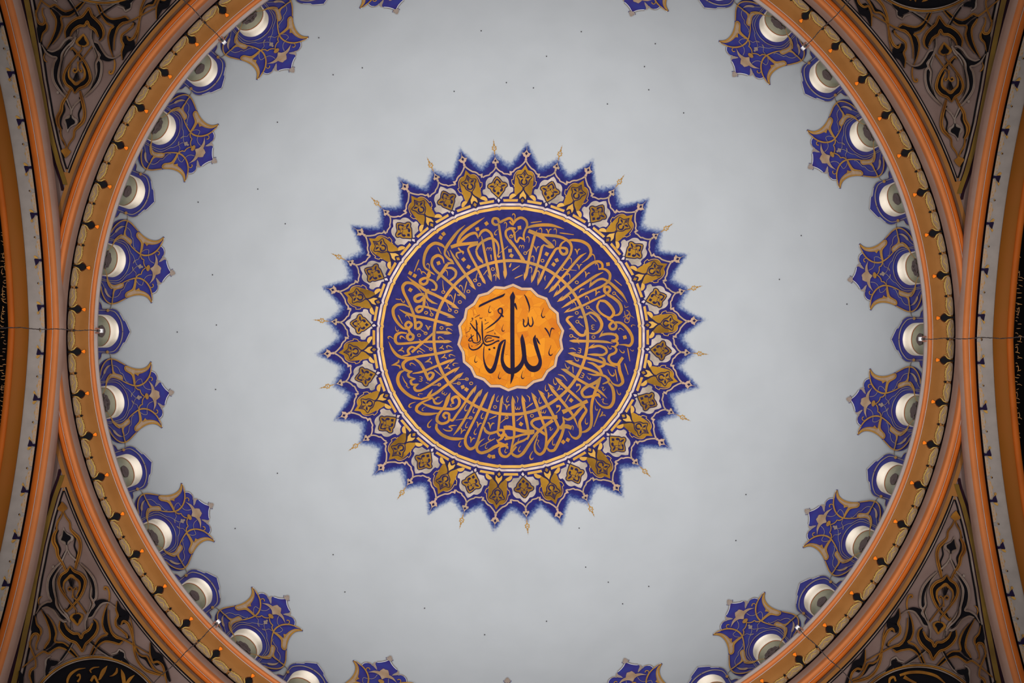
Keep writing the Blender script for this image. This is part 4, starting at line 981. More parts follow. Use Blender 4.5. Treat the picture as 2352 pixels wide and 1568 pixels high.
bl = [
 [[(66, 76, 3), (110, 170, 28), (170, 240, 36), (250, 272, 34), (330, 272, 30), (450, 250, 30), (600, 228, 30), (720, 204, 32), (780, 190, 30), (838, 178, 4)], [(230, 246, 8), (290, 238, 24), (320, 214, 20)]],
 [[(320, 236, 28), (296, 184, 30), (340, 140, 26), (384, 150, 18)]],
 [[(372, 280, 22), (440, 330, 34), (490, 410, 36), (520, 480, 36), (546, 540, 26)], [(548, 540, 34), (590, 502, 34), (602, 462, 32), (566, 446, 24), (530, 470, 22)]],
 [[(374, 282, 18), (290, 296, 34), (238, 344, 40), (252, 400, 34), (300, 430, 28), (352, 432, 8)], [(352, 432, 8), (300, 462, 30), (312, 500, 28), (388, 520, 8)], [(388, 520, 8), (332, 546, 30), (346, 590, 28), (428, 582, 6)], [(428, 582, 6), (374, 624, 32), (392, 662, 32), (450, 662, 26), (560, 602, 28), (680, 522, 28), (790, 452, 30), (860, 412, 30), (918, 380, 4)], [(828, 458, 4), (846, 430, 20)]],
 [[(262, 418, 10), (200, 452, 32), (174, 530, 40), (200, 612, 40), (270, 690, 38), (360, 746, 36), (460, 766, 18)]],
 [[(352, 458, 10), (450, 442, 26), (560, 402, 28), (680, 352, 28), (780, 312, 32), (868, 280, 4)], [(776, 342, 4), (800, 316, 18)]],
 [[(455, 768, 22), (540, 742, 28), (640, 690, 32), (740, 612, 32), (830, 548, 34), (900, 486, 34), (964, 446, 4)], [(594, 646, 4), (566, 690, 26), (536, 742, 26), (600, 756, 22)], [(890, 530, 4), (912, 492, 20)]],
 [[(806, 690, 6), (776, 760, 46), (742, 850, 40), (700, 900, 28), (652, 970, 34), (648, 1026, 36), (700, 1060, 32), (770, 1042, 30), (800, 1000, 28)], [(752, 1000, 28), (720, 966, 28), (744, 932, 30), (790, 946, 30), (792, 1000, 28), (830, 1022, 30), (890, 940, 28), (960, 842, 28), (1022, 740, 30), (1070, 672, 34), (1120, 600, 4)], [(1060, 706, 6), (1084, 690, 20)]],
 [[(842, 822, 26), (828, 764, 34), (880, 736, 34), (914, 776, 34), (904, 840, 32), (850, 882, 30), (740, 882, 34), (620, 870, 34), (520, 838, 26), (458, 812, 4)]],
 [[(580, 760, 12), (480, 800, 26), (410, 852, 36), (400, 900, 36), (460, 940, 36), (560, 946, 34), (664, 932, 8)], [(602, 760, 24), (622, 812, 30), (670, 818, 22), (718, 782, 4)], [(625, 770, 22), (650, 745, 16), (682, 742, 4)]],
 [[(642, 1060, 22), (640, 1120, 36), (700, 1190, 38), (800, 1236, 38), (900, 1244, 34), (975, 1238, 10)]],
 [[(842, 1202, 5), (900, 1130, 28), (970, 1020, 30), (1040, 890, 30), (1100, 772, 34), (1150, 694, 34), (1192, 644, 4)], [(1146, 756, 4), (1162, 716, 20)]],
 [[(1258, 678, 5), (1232, 724, 32), (1150, 900, 32), (1090, 1020, 30), (1030, 1140, 30), (988, 1232, 32), (992, 1312, 36), (1040, 1364, 36), (1100, 1340, 32), (1140, 1260, 30), (1180, 1130, 30), (1230, 1000, 30), (1280, 862, 30), (1318, 752, 30), (1338, 702, 4)]],
 [[(1210, 1100, 16), (1232, 1150, 34), (1282, 1176, 34), (1366, 1156, 26)], [(1400, 1210, 30), (1370, 1150, 26), (1440, 1140, 32), (1444, 1184, 32), (1400, 1214, 30)], [(1380, 1150, 28), (1396, 1000, 30), (1412, 850, 30), (1424, 770, 30), (1438, 720, 4)], [(1424, 760, 8), (1448, 830, 5)]],
 [[(1218, 1238, 4), (1160, 1282, 20), (1124, 1340, 30), (1136, 1390, 34), (1180, 1412, 36), (1260, 1388, 36), (1340, 1340, 38), (1430, 1310, 36), (1490, 1342, 28), (1498, 1366, 6)], [(1458, 1176, 26), (1426, 1232, 30), (1376, 1272, 20), (1430, 1300, 20)], [(1458, 1180, 26), (1490, 1224, 32), (1568, 1232, 26)]],
 [[(1408, 1326, 14), (1396, 1392, 30), (1426, 1446, 34), (1482, 1456, 30), (1540, 1402, 26), (1600, 1336, 20)]],
]
br = [
 [[(718, 65, 4), (770, 68, 36), (900, 70, 32), (1040, 72, 30), (1160, 80, 28), (1238, 97, 3)], [(800, 60, 8), (832, 28, 5)], [(815, 80, 8), (840, 104, 5)]],
 [[(942, 158, 5), (1000, 140, 28), (1080, 128, 28), (1152, 160, 32), (1166, 204, 28), (1118, 236, 28), (1020, 232, 30), (930, 228, 4)], [(970, 122, 4), (1005, 128, 16)]],
 [[(702, 212, 4), (770, 230, 36), (900, 266, 32), (1040, 302, 32), (1160, 340, 28), (1240, 368, 16), (1288, 388, 3)], [(808, 206, 4), (780, 226, 18)], [(1072, 258, 6), (1130, 286, 30), (1140, 346, 34), (1096, 376, 28), (1036, 366, 10)]],
 [[(668, 305, 4), (730, 326, 36), (850, 376, 32), (960, 412, 30), (1060, 452, 28), (1116, 482, 16)], [(1112, 470, 30), (1078, 402, 34), (1004, 342, 30), (936, 324, 5)], [(770, 302, 4), (745, 322, 18)]],
 [[(1268, -20, 24), (1296, 20, 28), (1272, 58, 26), (1222, 58, 8)], [(1272, 60, 26), (1300, 100, 28), (1264, 136, 22), (1222, 130, 8)], [(1264, 138, 24), (1284, 176, 28), (1264, 212, 30), (1202, 242, 30), (1192, 286, 32), (1232, 338, 32), (1300, 350, 36), (1332, 306, 38), (1362, 266, 34)]],
 [[(1312, 345, 36), (1324, 430, 38), (1352, 512, 38), (1358, 568, 36), (1310, 604, 28), (1240, 580, 18), (1192, 506, 4)]],
 [[(618, 402, 4), (690, 436, 36), (800, 512, 34), (900, 572, 32), (1020, 632, 30), (1100, 688, 28), (1172, 758, 3)], [(734, 428, 4), (704, 436, 18)]],
 [[(1094, 498, 10), (1066, 545, 42), (1000, 584, 38), (918, 622, 40), (868, 680, 34), (896, 738, 30), (980, 734, 28), (1060, 712, 38), (1094, 752, 8)], [(1094, 500, 20), (1062, 590, 38), (1020, 702, 36), (992, 800, 34), (982, 900, 34), (986, 1000, 34), (972, 1100, 34), (920, 1150, 30), (858, 1166, 14)]],
 [[(938, 458, 5), (1020, 476, 24), (1100, 476, 28), (1164, 502, 28), (1190, 550, 28), (1118, 586, 12)], [(1190, 570, 24), (1232, 622, 34), (1252, 702, 38), (1246, 800, 38), (1200, 862, 36), (1120, 860, 24), (1052, 802, 12), (1030, 758, 4)]],
 [[(546, 502, 4), (600, 558, 38), (690, 642, 34), (780, 722, 32), (866, 800, 28)], [(636, 494, 4), (612, 540, 24)]],
 [[(636, 922, 54), (720, 884, 38), (820, 842, 40), (938, 788, 44)], [(640, 988, 6), (700, 1012, 28), (760, 982, 34), (840, 892, 36), (900, 832, 28)], [(892, 850, 24), (922, 902, 30), (882, 972, 36), (842, 1050, 36), (852, 1130, 36), (846, 1200, 34), (800, 1238, 32), (748, 1216, 18), (708, 1148, 4)]],
 [[(463, 578, 4), (520, 660, 38), (590, 742, 34), (680, 852, 34), (742, 932, 32), (782, 1002, 24), (826, 1114, 4)], [(550, 620, 6), (530, 662, 24)]],
 [[(640, 975, 12), (652, 1050, 30), (612, 1112, 30)], [(604, 1112, 44), (680, 1092, 50), (746, 1112, 46)], [(650, 1120, 34), (622, 1210, 36), (580, 1302, 38), (536, 1378, 34), (482, 1384, 30), (446, 1346, 16)]],
 [[(344, 654, 4), (396, 724, 38), (460, 842, 34), (520, 952, 34), (562, 1042, 34), (588, 1112, 32), (540, 1192, 32), (460, 1292, 34), (410, 1400, 34), (362, 1430, 32), (312, 1392, 28), (302, 1320, 20), (342, 1196, 10)], [(430, 704, 6), (412, 740, 22)], [(520, 985, 48), (575, 978, 46)]],
 [[(540, 1000, 20), (500, 990, 34), (400, 990, 38), (300, 1012, 34), (264, 1050, 32), (296, 1102, 30), (360, 1142, 34), (420, 1186, 30), (426, 1204, 8)]],
 [[(520, 1020, 40), (420, 1092, 36), (340, 1162, 34), (280, 1242, 34), (220, 1332, 36), (160, 1418, 38), (100, 1454, 34), (40, 1430, 30), (18, 1382, 24), (80, 1302, 26), (170, 1262, 26), (222, 1228, 20)]],
 [[(264, 686, 4), (296, 756, 36), (350, 902, 34), (390, 1012, 32), (430, 1120, 28), (442, 1250, 26), (412, 1402, 8)], [(344, 776, 4), (316, 780, 24)]],
 [[(150, 716, 4), (162, 780, 36), (186, 932, 34), (216, 1082, 32), (232, 1200, 28), (210, 1252, 20)], [(196, 826, 4), (176, 800, 20)]],
 [[(36, 726, 4), (40, 800, 36), (48, 982, 34), (56, 1132, 32), (56, 1210, 28), (30, 1322, 22), (10, 1390, 8)], [(70, 830, 4), (50, 800, 18)]],
 [[(-70, 1112, 50), (0, 1108, 52), (80, 1130, 42), (180, 1152, 42), (300, 1158, 52)], [(-60, 1250, 26), (0, 1234, 30), (80, 1216, 28), (160, 1192, 26), (280, 1178, 22)]],
 [[(-156, 1250, 10), (-120, 1300, 30), (-80, 1330, 30), (-20, 1300, 24)]],
]
def barbed(group):      # the flag of an upright: a wedge cut back from its head
    out = []; ends = [q for st in group if len(st) > 2 for q in ((st[0], st[1]), (st[-1], st[-2]))]
    for st in group:
        if len(st) == 2 and st[0][2] <= 8 and 10 <= st[1][2] <= 24:
            T, nx = min(ends, key=lambda e: math.hypot(e[0][0]-st[1][0], e[0][1]-st[1][1])); bx, by = st[0][:2]
            dx, dy = nx[0]-T[0], nx[1]-T[1]; l = math.hypot(dx, dy); dx /= l; dy /= l
            s = 1 if (bx-T[0])*(-dy)+(by-T[1])*dx > 0 else -1
            px, py = -dy*s, dx*s
            A = lambda al, pe, w: (T[0]+dx*al+px*pe, T[1]+dy*al+py*pe, w)
            out.append([A(96, 31, 2), A(72, 24, 9), A(44, 13, 16), A(18, 3, 12)])
        else: out.append(st)
    return out
for S_ in (tl, tr, bl, br): S_[:] = [barbed(q) for q in S_]
for S_, g in ((tl, TL), (tr, TR), (bl, BL), (br, BR)): write(S_, g, 'letter', 'gold_letter', ins, OFF, 0.004, 1.8)
# ---- diamond dots
def dia(x, y, r=26, a=0.26): 
    c, s = math.cos(a)*r, math.sin(a)*r
    return [(x+c, y+s), (x-s, y+c), (x-c, y-s), (x+s, y-c)]
DOTS = [(TL, [(690, 345), (725, 300), (1130, 242), (1240, 175), (664, 650), (965, 606), (1025, 695), (325, 770), (378, 802), (326, 971), (1523, 500), (1540, 560)]),
        (TR, [(120, 225), (447, 540), (567, 615), (530, 665), (1183, 663), (1385, 1540)]),
        (BL, [(955, 620), (1000, 650), (1275, 1450), (1322, 1457)]), (BR, [(740, 780), (138, 1065), (645, 1280), (700, 1255)])]
for g, pts in DOTS:
    for i, (x, y) in enumerate(pts):
        mb = MB(); mb.fill([g(q) for q in dia(x, y, 30, 0.2+0.5*math.sin(x*0.7+y))], dome, OFF+0.001, 0.004, 0); mb.build('diamond_dot', 'gold_letter', ins, MED)
# ---- vowel marks: strokes, hooks, loops, little sevens and toothed signs
def hook(x, y, a=0.0, k=1.0):       # a comma curling at its lower end; a turns it
    P = [(12, -46, 3), (-2, -20, 8), (-10, 8, 11), (-2, 26, 14), (12, 26, 10), (20, 12, 4)]
    c, s = math.cos(a), math.sin(a)
    return [[(x+(px*c-py*s)*k, y+(px*s+py*c)*k, w*k) for px, py, w in P]]
def seven(x, y, a=0.0, k=1.0):
    c, s = math.cos(a), math.sin(a)
    R = lambda P: [(x+(px*c-py*s)*k, y+(px*s+py*c)*k, w*k) for px, py, w in P]
    return [R([(-34, -24, 10), (-20, -22, 14), (-8, 4, 14), (0, 40, 4)]), R([(0, 36, 4), (4, 0, 10), (18, -24, 14), (36, -24, 6)])]
def ring9(x, y, tx=None, ty=None, k=1.0):
    out = [[(x+19*k*math.cos(t), y+16*k*math.sin(t), 9*k) for t in [2*PI*i/8 for i in range(9)]]]
    out[0][-1] = out[0][0]
    if tx is not None: out.append([(x+8, y, 10), ((x+tx)/2, (y+ty)/2, 9), (tx, ty, 5)])
    return out
def tooth(x, y, a=0.0):
    c, s = math.cos(a), math.sin(a)
    R = lambda P: [(x+px*c-py*s, y+px*s+py*c, w) for px, py, w in P]
    return [R([(-30, -26, 5), (-32, 4, 10), (-18, 14, 10), (-6, 0, 9), (-4, -18, 4)]), R([(-6, 0, 8), (6, 14, 10), (20, 4, 10), (24, -24, 4)])]
def bar(x0, y0, x1, y1, w=14): return [[(x0, y0, w*0.6), ((x0*3+x1)/4, (y0*3+y1)/4, w), (x1, y1, w*0.55)]]
MARKS = [
 (TL, [bar(430, 608, 372, 752, 16), bar(1005, 868, 970, 1012), bar(868, 1012, 845, 1132), bar(178, 1272, 232, 1378), bar(1247, 733, 1203, 792, 12), bar(1500, 445, 1392, 535, 10), bar(655, 458, 698, 540, 12), bar(770, 500, 800, 575, 12),
   ring9(722, 996, 714, 856), ring9(1104, 856, 1134, 760), ring9(1152, 906), ring9(1316, 720), ring9(1022, 988), ring9(920, 1116), ring9(800, 1212, 762, 1126), ring9(876, 1232), ring9(582, 1268, 518, 1108), ring9(510, 1492, 440, 1438), ring9(430, 1515), ring9(700, 1426), ring9(515, 1245, 530, 1262),
   hook(490, 770, 2.0, 1.1), hook(440, 738, 2.4), hook(545, 682, 2.8), hook(1474, 188, 2.9), hook(1352, 280, 0.4, 1.1), hook(232, 1104, -0.9, 0.9), bar(148, 1080, 226, 1092, 10), hook(296, 1292, 2.2), hook(760, 758, 2.6), hook(815, 1050, 2.4, 0.9), hook(940, 938, 2.5), hook(788, 1442, 1.7), hook(160, 1448, -0.6, 0.9), hook(228, 1535, 1.8, 0.9), hook(85, 1540, 1.8, 0.9), hook(1345, 815, 2.8), bar(1292, 545, 1300, 612, 14),
   [[(508, 1392, 8), (528, 1416, 16), (540, 1450, 10), (556, 1410, 14), (575, 1412, 8)]], tooth(1265, 478, PI), [[(1540, 300, 8), (1530, 318, 10), (1560, 330, 10), (1540, 345, 8)]]]),
 (TR, [bar(255, 165, 386, 150), bar(602, 287, 772, 309), bar(1260, 848, 1348, 920), bar(32, 738, 122, 680, 12), bar(62, 832, 158, 790), bar(958, 1268, 1042, 1352), bar(0, 700, 20, 650, 20),
   seven(470, 268), seven(324, 478), seven(815, 508), seven(838, 690), seven(926, 785, 0.3), seven(1048, 1008, 0.4), seven(740, 1436, 1.4, 0.7),
   hook(228, 358, 2.8), hook(380, 256, 2.8), hook(556, 262, 2.8), hook(288, 590, 2.8), hook(735, 612, 2.7), hook(716, 802, 2.7), hook(545, 398, 2.8), hook(1056, 676, 2.6), hook(1010, 572, 2.6, 1.2), hook(260, 722, 2.9), hook(350, 768, 2.9), hook(592, 930, 2.7), hook(718, 1064, 2.4), hook(782, 1134, 2.4), hook(938, 1066, 2.4), hook(58, 88, 2.9, 1.1), hook(1335, 1442, 1.8, 0.9), hook(1480, 1398, 1.3, 0.7),
   ring9(190, 530, 296, 436), ring9(636, 722, 806, 738), ring9(396, 620), ring9(808, 880), ring9(808, 1246), ring9(940, 1180, 1088, 1278), ring9(815, 1352, 892, 1412), ring9(1256, 1012, 1358, 1112), ring9(742, 1522, 828, 1560), ring9(1008, 1536), ring9(20, 330, 110, 250),
   tooth(140, 450, PI), tooth(1000, 1424, 1.5), [[(436, 798, 4), (424, 824, 12), (428, 860, 4)]], [[(902, 958, 4), (858, 966, 14), (836, 1004, 4)]],
   [[(1380, 1225, 6), (1392, 1290, 9), (1420, 1330, 8)], [(1400, 1215, 6), (1440, 1240, 9), (1408, 1300, 8), (1450, 1310, 8)], [(1365, 1300, 6), (1430, 1270, 8), (1498, 1310, 4)], [(1390, 1310, 8), (1384, 1352, 9), (1420, 1366, 8), (1440, 1330, 7), (1410, 1310, 6)], [(1415, 1210, 6), (1450, 1270, 8), (1430, 1330, 6)]], [[(1380, 1150, 4), (1390, 1182, 9), (1432, 1170, 4)]]]),
 (BL, [bar(1362, 965, 1274, 1006), bar(1342, 1238, 1162, 1336, 12), bar(612, 414, 702, 486), bar(428, 148, 502, 196, 12), bar(430, 45, 460, 80, 10),
   seven(215, 180, 1.3), seven(545, 312, 1.3, 1.2), seven(158, 352, 1.4, 1.5), seven(768, 388, 1.2), seven(700, 150, 1.3, 0.8), seven(728, 262, 1.2, 0.9), seven(1486, 856, 0.1), seven(1290, 1082, 0.1, 1.2), seven(1144, 1072, 0.3), seven(948, 1150, 0.4), seven(1062, 1252, 0.3),
   hook(440, 200, 1.8), hook(350, 346, 1.8), hook(990, 875, 0.1, 1.1), hook(1086, 906, 0.1, 0.9), hook(1186, 972, 0.1), hook(998, 1082, 0.1), hook(1102, 1162, 0.1), hook(552, 1066, 0.3, 1.4), hook(918, 1310, 0.1), hook(1370, 766, 0.1), hook(1490, 772, 0.1), hook(1272, 1230, 0.1), hook(335, 832, 0.8, 1.3), hook(820, 240, 1.6), hook(860, 342, 1.2, 0.9), hook(790, 136, 1.7), hook(480, 882, 0.6, 0.8), hook(440, 708, 1.2, 0.8), hook(690, 30, 1.8), hook(1235, 1335, 0.1, 0.9), hook(1470, 1385, 0.1, 0.9), hook(1468, 1110, 0.1, 0.8), hook(820, 830, 0.5, 0.8), hook(230, 28, 1.8), hook(85, 28, 1.8),
   ring9(572, 165, 478, 108), ring9(672, 592, 575, 602), ring9(1050, 990, 868, 1018), ring9(906, 576, 826, 580), ring9(1004, 526, 896, 532), ring9(1056, 576), ring9(1342, 860), ring9(1482, 986, 1396, 1062),
   [[(228, 488, 4), (255, 550, 14), (285, 590, 12), (275, 612, 8), (296, 612, 8), (294, 632, 8), (320, 626, 5)]], tooth(455, 520, -1.5), tooth(735, 700, 0.5), bar(510, 565, 550, 580, 8),
   [[(716, 1122, 5), (756, 1144, 16), (812, 1146, 18), (828, 1122, 14), (790, 1098, 14), (830, 1084, 16), (884, 1082, 4)]]]),
 (BR, [bar(760, 372, 766, 452), bar(1418, 152, 1446, 312), bar(1382, 338, 1426, 474), bar(1268, 408, 1296, 554), bar(1090, 882, 1010, 1098, 18), bar(722, 708, 664, 806), bar(282, 812, 202, 872), bar(160, 965, 84, 1028), bar(-70, 1330, -140, 1366, 12),
   [[(800, 596, 34), (846, 596, 20), (846, 636, 16), (800, 684, 6)]], [[(562, 852, 34), (606, 850, 20), (602, 890, 16), (560, 934, 6)]],
   seven(598, 642, 0.9), seven(478, 724, 0.5), seven(1112, 958, 0.9), 
   hook(802, 290, -0.9), hook(690, 376, -0.8), hook(540, 566, -0.5), hook(438, 642, -0.3), hook(362, 790, -0.2), hook(1200, 152, -1.0, 0.8), hook(1350, 196, -1.1), hook(1220, 462, -0.9, 1.4), hook(1308, 692, -0.7), hook(952, 514, -1.0, 0.8), hook(1040, 880, -0.5, 0.8), hook(918, 1040, -0.3), hook(524, 1292, -0.2), hook(118, 1370, 0.1), hook(260, 1450, 0.1, 1.4), hook(110, 1268, 0.0, 0.8), hook(1470, 182, -1.2, 0.6),
   tooth(845, 180, -1.4), tooth(880, 478, -1.2), tooth(105, 876, 0.0), tooth(412, 920, 0.1), ring9(270, 966),
   [[(1102, 625, 6), (1130, 622, 10), (1118, 645, 9), (1130, 664, 10), (1152, 640, 5)]], [[(474, 1104, 6), (498, 1108, 10), (486, 1128, 9), (496, 1142, 9), (522, 1118, 5)]],
   [[(718, 158, 4), (760, 156, 14), (798, 180, 4)]], [[(580, 468, 4), (640, 486, 16), (694, 550, 4)]], [[(84, 728, 4), (102, 756, 10), (94, 806, 4)]], [[(208, 718, 4), (240, 748, 12), (240, 796, 4)]],
   [[(1104, 775, 6), (1130, 760, 8), (1120, 800, 9), (1140, 820, 9), (1186, 826, 4)]], [[(318, 1255, 6), (352, 1262, 8), (336, 1300, 9), (372, 1366, 4)]], [[(746, 1076, 4), (766, 1096, 10), (762, 1138, 4)]]]),
]
allm = [(g, m) for g, L_ in MARKS for m in L_]
allm.sort(key=lambda q: -sum(math.hypot(a[0]-b[0], a[1]-b[1]) for s_ in q[1] for a, b in zip(s_, s_[1:])))
for g, m in allm[:100]: write([m], g, 'vowel_mark', 'gold_letter', ins, OFF, 0.004, 1.6)
rest = MB()
for i, (g, m) in enumerate(allm[100:]):
    for s_ in m: rest.stroke([g(q) for q in s_], dome, OFF+0.0007*(i % 9), 0.004, 1.6)
if rest.v: tag(rest.build('vowel_mark', 'gold_letter', ins, MED), kind='stuff')
# ================================================================== raised arabesque on the pendentives
# traced at the lower left; q4: 3.92x from (0, 1000), q5: 5.2275x from (0, 1268)
def q4(q): x, y = unroll(q[0]/3.92-1173, 1000+q[1]/3.92-769); return (x, y) + tuple(w/3.92 for w in q[2:])
def q5(q): x, y = unroll(q[0]/5.2275-1173, 1268+q[1]/5.2275-769); return (x, y) + tuple(w/5.2275 for w in q[2:])
PIECES = []      # (part, material, layer, [strokes])
def P(part, m, layer, g, *strokes): PIECES.append((part, m, layer, [[g(q) for q in s] for s in strokes]))
# tip lozenge
P('arrow_bud', 'strap_gold', 1, q4, [(556, 602, 4), (562, 640, 56), (562, 668, 78), (566, 688, 20), (568, 700, 12)])
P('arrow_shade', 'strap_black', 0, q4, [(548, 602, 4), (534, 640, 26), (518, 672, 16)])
P('tip_strap', 'strap_gold', 1, q4, [(562, 690, 10), (545, 740, 12), (515, 790, 14), (508, 850, 12)], [(570, 692, 10), (592, 740, 14), (626, 790, 16), (634, 850, 18), (668, 890, 26), (704, 930, 30), (722, 990, 26), (712, 1070, 26), (690, 1150, 24), (676, 1208, 16)], [(514, 850, 14), (486, 900, 26), (480, 960, 34), (508, 1020, 30), (520, 1090, 24), (560, 1160, 22), (592, 1226, 16)])
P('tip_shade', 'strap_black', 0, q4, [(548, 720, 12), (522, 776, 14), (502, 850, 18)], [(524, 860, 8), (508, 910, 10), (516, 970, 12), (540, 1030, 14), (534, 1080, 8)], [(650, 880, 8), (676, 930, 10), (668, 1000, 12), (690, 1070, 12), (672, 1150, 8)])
P('trefoil', 'strap_silver', 1, q4, [(572, 834, 4), (576, 880, 34), (590, 930, 104), (596, 970, 60), (600, 990, 14)])
P('trefoil_core', 'strap_black', 2, q4, [(572, 860, 3), (582, 900, 36), (594, 935, 80), (598, 962, 18), (598, 990, 10)])
def PC(part, m, layer, g, *circ):
    for x, y, r in circ: cx, cy, rr = g((x, y, r)); PIECES.append((part, m, layer, [('C', cx, cy, rr)]))
PC('trefoil', 'strap_silver', 1, q4, (560, 934, 30), (632, 930, 30))
PC('trefoil_core', 'strap_black', 2, q4, (574, 934, 19), (616, 930, 19))
PC('heart', 'strap_gold', 1, q5, (880, 786, 38), (958, 782, 38))
PC('heart_core', 'strap_black', 2, q5, (896, 782, 22), (944, 778, 22))
P('silver_stem', 'strap_silver', 1, q4, [(598, 990, 10), (602, 1030, 12), (580, 1080, 12), (556, 1135, 12)], [(604, 1030, 8), (632, 1080, 12), (690, 1136, 12)])
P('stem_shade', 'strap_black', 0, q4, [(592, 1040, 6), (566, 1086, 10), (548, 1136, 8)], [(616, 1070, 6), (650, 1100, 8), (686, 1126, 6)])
# central drop
P('drop_strap', 'strap_gold', 2, q5, [(838, 176, 10), (800, 235, 24), (735, 282, 26), (702, 360, 26), (722, 450, 24), (790, 552, 22), (860, 640, 20), (908, 700, 16), (908, 748, 12)], [(838, 176, 10), (886, 232, 26), (968, 272, 30), (1020, 345, 30), (1008, 440, 26), (960, 545, 24), (880, 640, 20), (800, 720, 20), (776, 690, 8)], [(895, 560, 14), (950, 630, 16), (1000, 700, 16), (1036, 750, 14)])
P('drop_core', 'strap_black', 1, q5, [(742, 430, 4), (746, 350, 34), (790, 282, 40), (850, 250, 74), (915, 282, 40), (980, 340, 44), (986, 430, 42), (952, 520, 24), (930, 560, 6)], [(850, 196, 6), (850, 235, 60), (850, 270, 20)])
P('drop_inner', 'strap_gold', 2, q5, [(790, 520, 6), (762, 440, 14), (768, 370, 20), (812, 322, 26), (852, 290, 34), (900, 322, 26), (950, 370, 26), (952, 450, 20), (910, 540, 10)])
P('curl', 'strap_gold', 3, q5, [(862, 560, 12), (872, 510, 12), (866, 450, 14), (838, 425, 14), (812, 446, 14), (828, 474, 14), (850, 462, 10)], [(884, 560, 10), (872, 510, 10), (884, 456, 12), (912, 432, 12), (922, 452, 12), (902, 464, 8)])
P('fan', 'strap_black', 2, q5, [(816, 332, 6), (836, 380, 10), (852, 425, 4)], [(840, 326, 6), (852, 380, 10), (860, 420, 4)], [(862, 326, 6), (866, 380, 10), (868, 420, 4)], [(886, 330, 6), (882, 380, 8), (876, 420, 4)])
P('drop_knot', 'strap_black', 1, q5, [(886, 575, 4), (900, 610, 30), (906, 650, 4)], [(842, 620, 4), (816, 690, 20), (790, 730, 6)])
P('heart', 'strap_gold', 1, q5, [(910, 738, 60), (915, 770, 140), (920, 800, 140), (926, 850, 80), (930, 895, 6)])
P('heart_core', 'strap_black', 2, q5, [(916, 755, 40), (920, 785, 92), (922, 815, 50), (930, 862, 6)], [(906, 700, 8), (908, 750, 8)])
# silver vase with its wings
P('vase_strap', 'strap_silver', 2, q5, [(730, 130, 12), (650, 215, 22), (584, 320, 24), (568, 430, 22), (586, 540, 20), (616, 600, 16), (560, 612, 16), (490, 655, 16), (430, 750, 8)], [(960, 140, 12), (1050, 226, 20), (1124, 330, 24), (1152, 440, 24), (1148, 560, 22), (1110, 608, 22), (1132, 640, 20), (1100, 690, 16)], [(500, 686, 10), (560, 670, 16), (640, 712, 16), (704, 800, 18), (760, 842, 22), (800, 842, 14)], [(1060, 802, 14), (1110, 782, 16), (1160, 700, 16), (1220, 630, 16), (1296, 612, 14), (1388, 672, 10)])
P('vase_core', 'strap_black', 1, q5, [(706, 165, 6), (640, 270, 30), (606, 390, 42), (616, 500, 44), (648, 600, 34), (672, 660, 44), (720, 730, 40), (764, 790, 40), (806, 796, 14)], [(1000, 180, 6), (1074, 280, 22), (1124, 400, 34), (1132, 500, 36), (1124, 600, 40), (1140, 660, 44), (1090, 760, 40), (1046, 778, 12)], [(424, 766, 4), (480, 690, 24), (560, 640, 40), (640, 650, 50), (676, 690, 30)], [(1310, 604, 6), (1240, 588, 30), (1172, 612, 44), (1146, 670, 30)])
P('vase_inner', 'strap_silver', 2, q5, [(752, 168, 8), (690, 240, 14), (644, 340, 24), (646, 450, 24), (668, 560, 20), (690, 640, 46), (740, 720, 40), (790, 770, 40), (830, 830, 18), (862, 940, 10)], [(944, 150, 8), (1010, 230, 14), (1064, 340, 18), (1090, 440, 22), (1084, 540, 24), (1108, 620, 46), (1082, 690, 34), (1050, 760, 22), (1024, 850, 16), (1026, 940, 10)])
P('vase_line', 'strap_black', 3, q5, [(700, 250, 3), (660, 380, 5), (680, 520, 6), (700, 640, 7), (722, 690, 6), (768, 745, 6)], [(1040, 250, 3), (1080, 400, 5), (1070, 540, 6), (1100, 630, 7), (1080, 690, 6), (1062, 730, 4)], [(840, 850, 6), (850, 930, 4)], [(1040, 830, 5), (1040, 930, 4)])
P('silver_dot', 'strap_silver', 1, q5, [(622, 178, 10), (636, 184, 34), (650, 190, 10)])
# cup
P('cup_strap', 'strap_gold', 3, q5, [(718, 836, 10), (708, 920, 20), (760, 1010, 24), (840, 1072, 26), (905, 1096, 26), (950, 1150, 26), (986, 1200, 26), (1030, 1110, 26), (1076, 1068, 28), (1140, 1000, 28), (1172, 920, 24), (1160, 850, 16), (1120, 812, 10)], [(772, 856, 8), (806, 930, 22), (880, 986, 26), (940, 990, 22), (972, 1040, 26), (1000, 985, 24), (1066, 940, 26), (1110, 860, 16)])
P('cup_core', 'strap_black', 2, q5, [(734, 830, 8), (744, 910, 50), (800, 1000, 62), (890, 1044, 70), (985, 1090, 110), (1060, 1030, 80), (1126, 940, 56), (1140, 850, 30), (1116, 820, 8)], [(985, 1080, 90), (986, 1150, 50), (986, 1180, 6)])
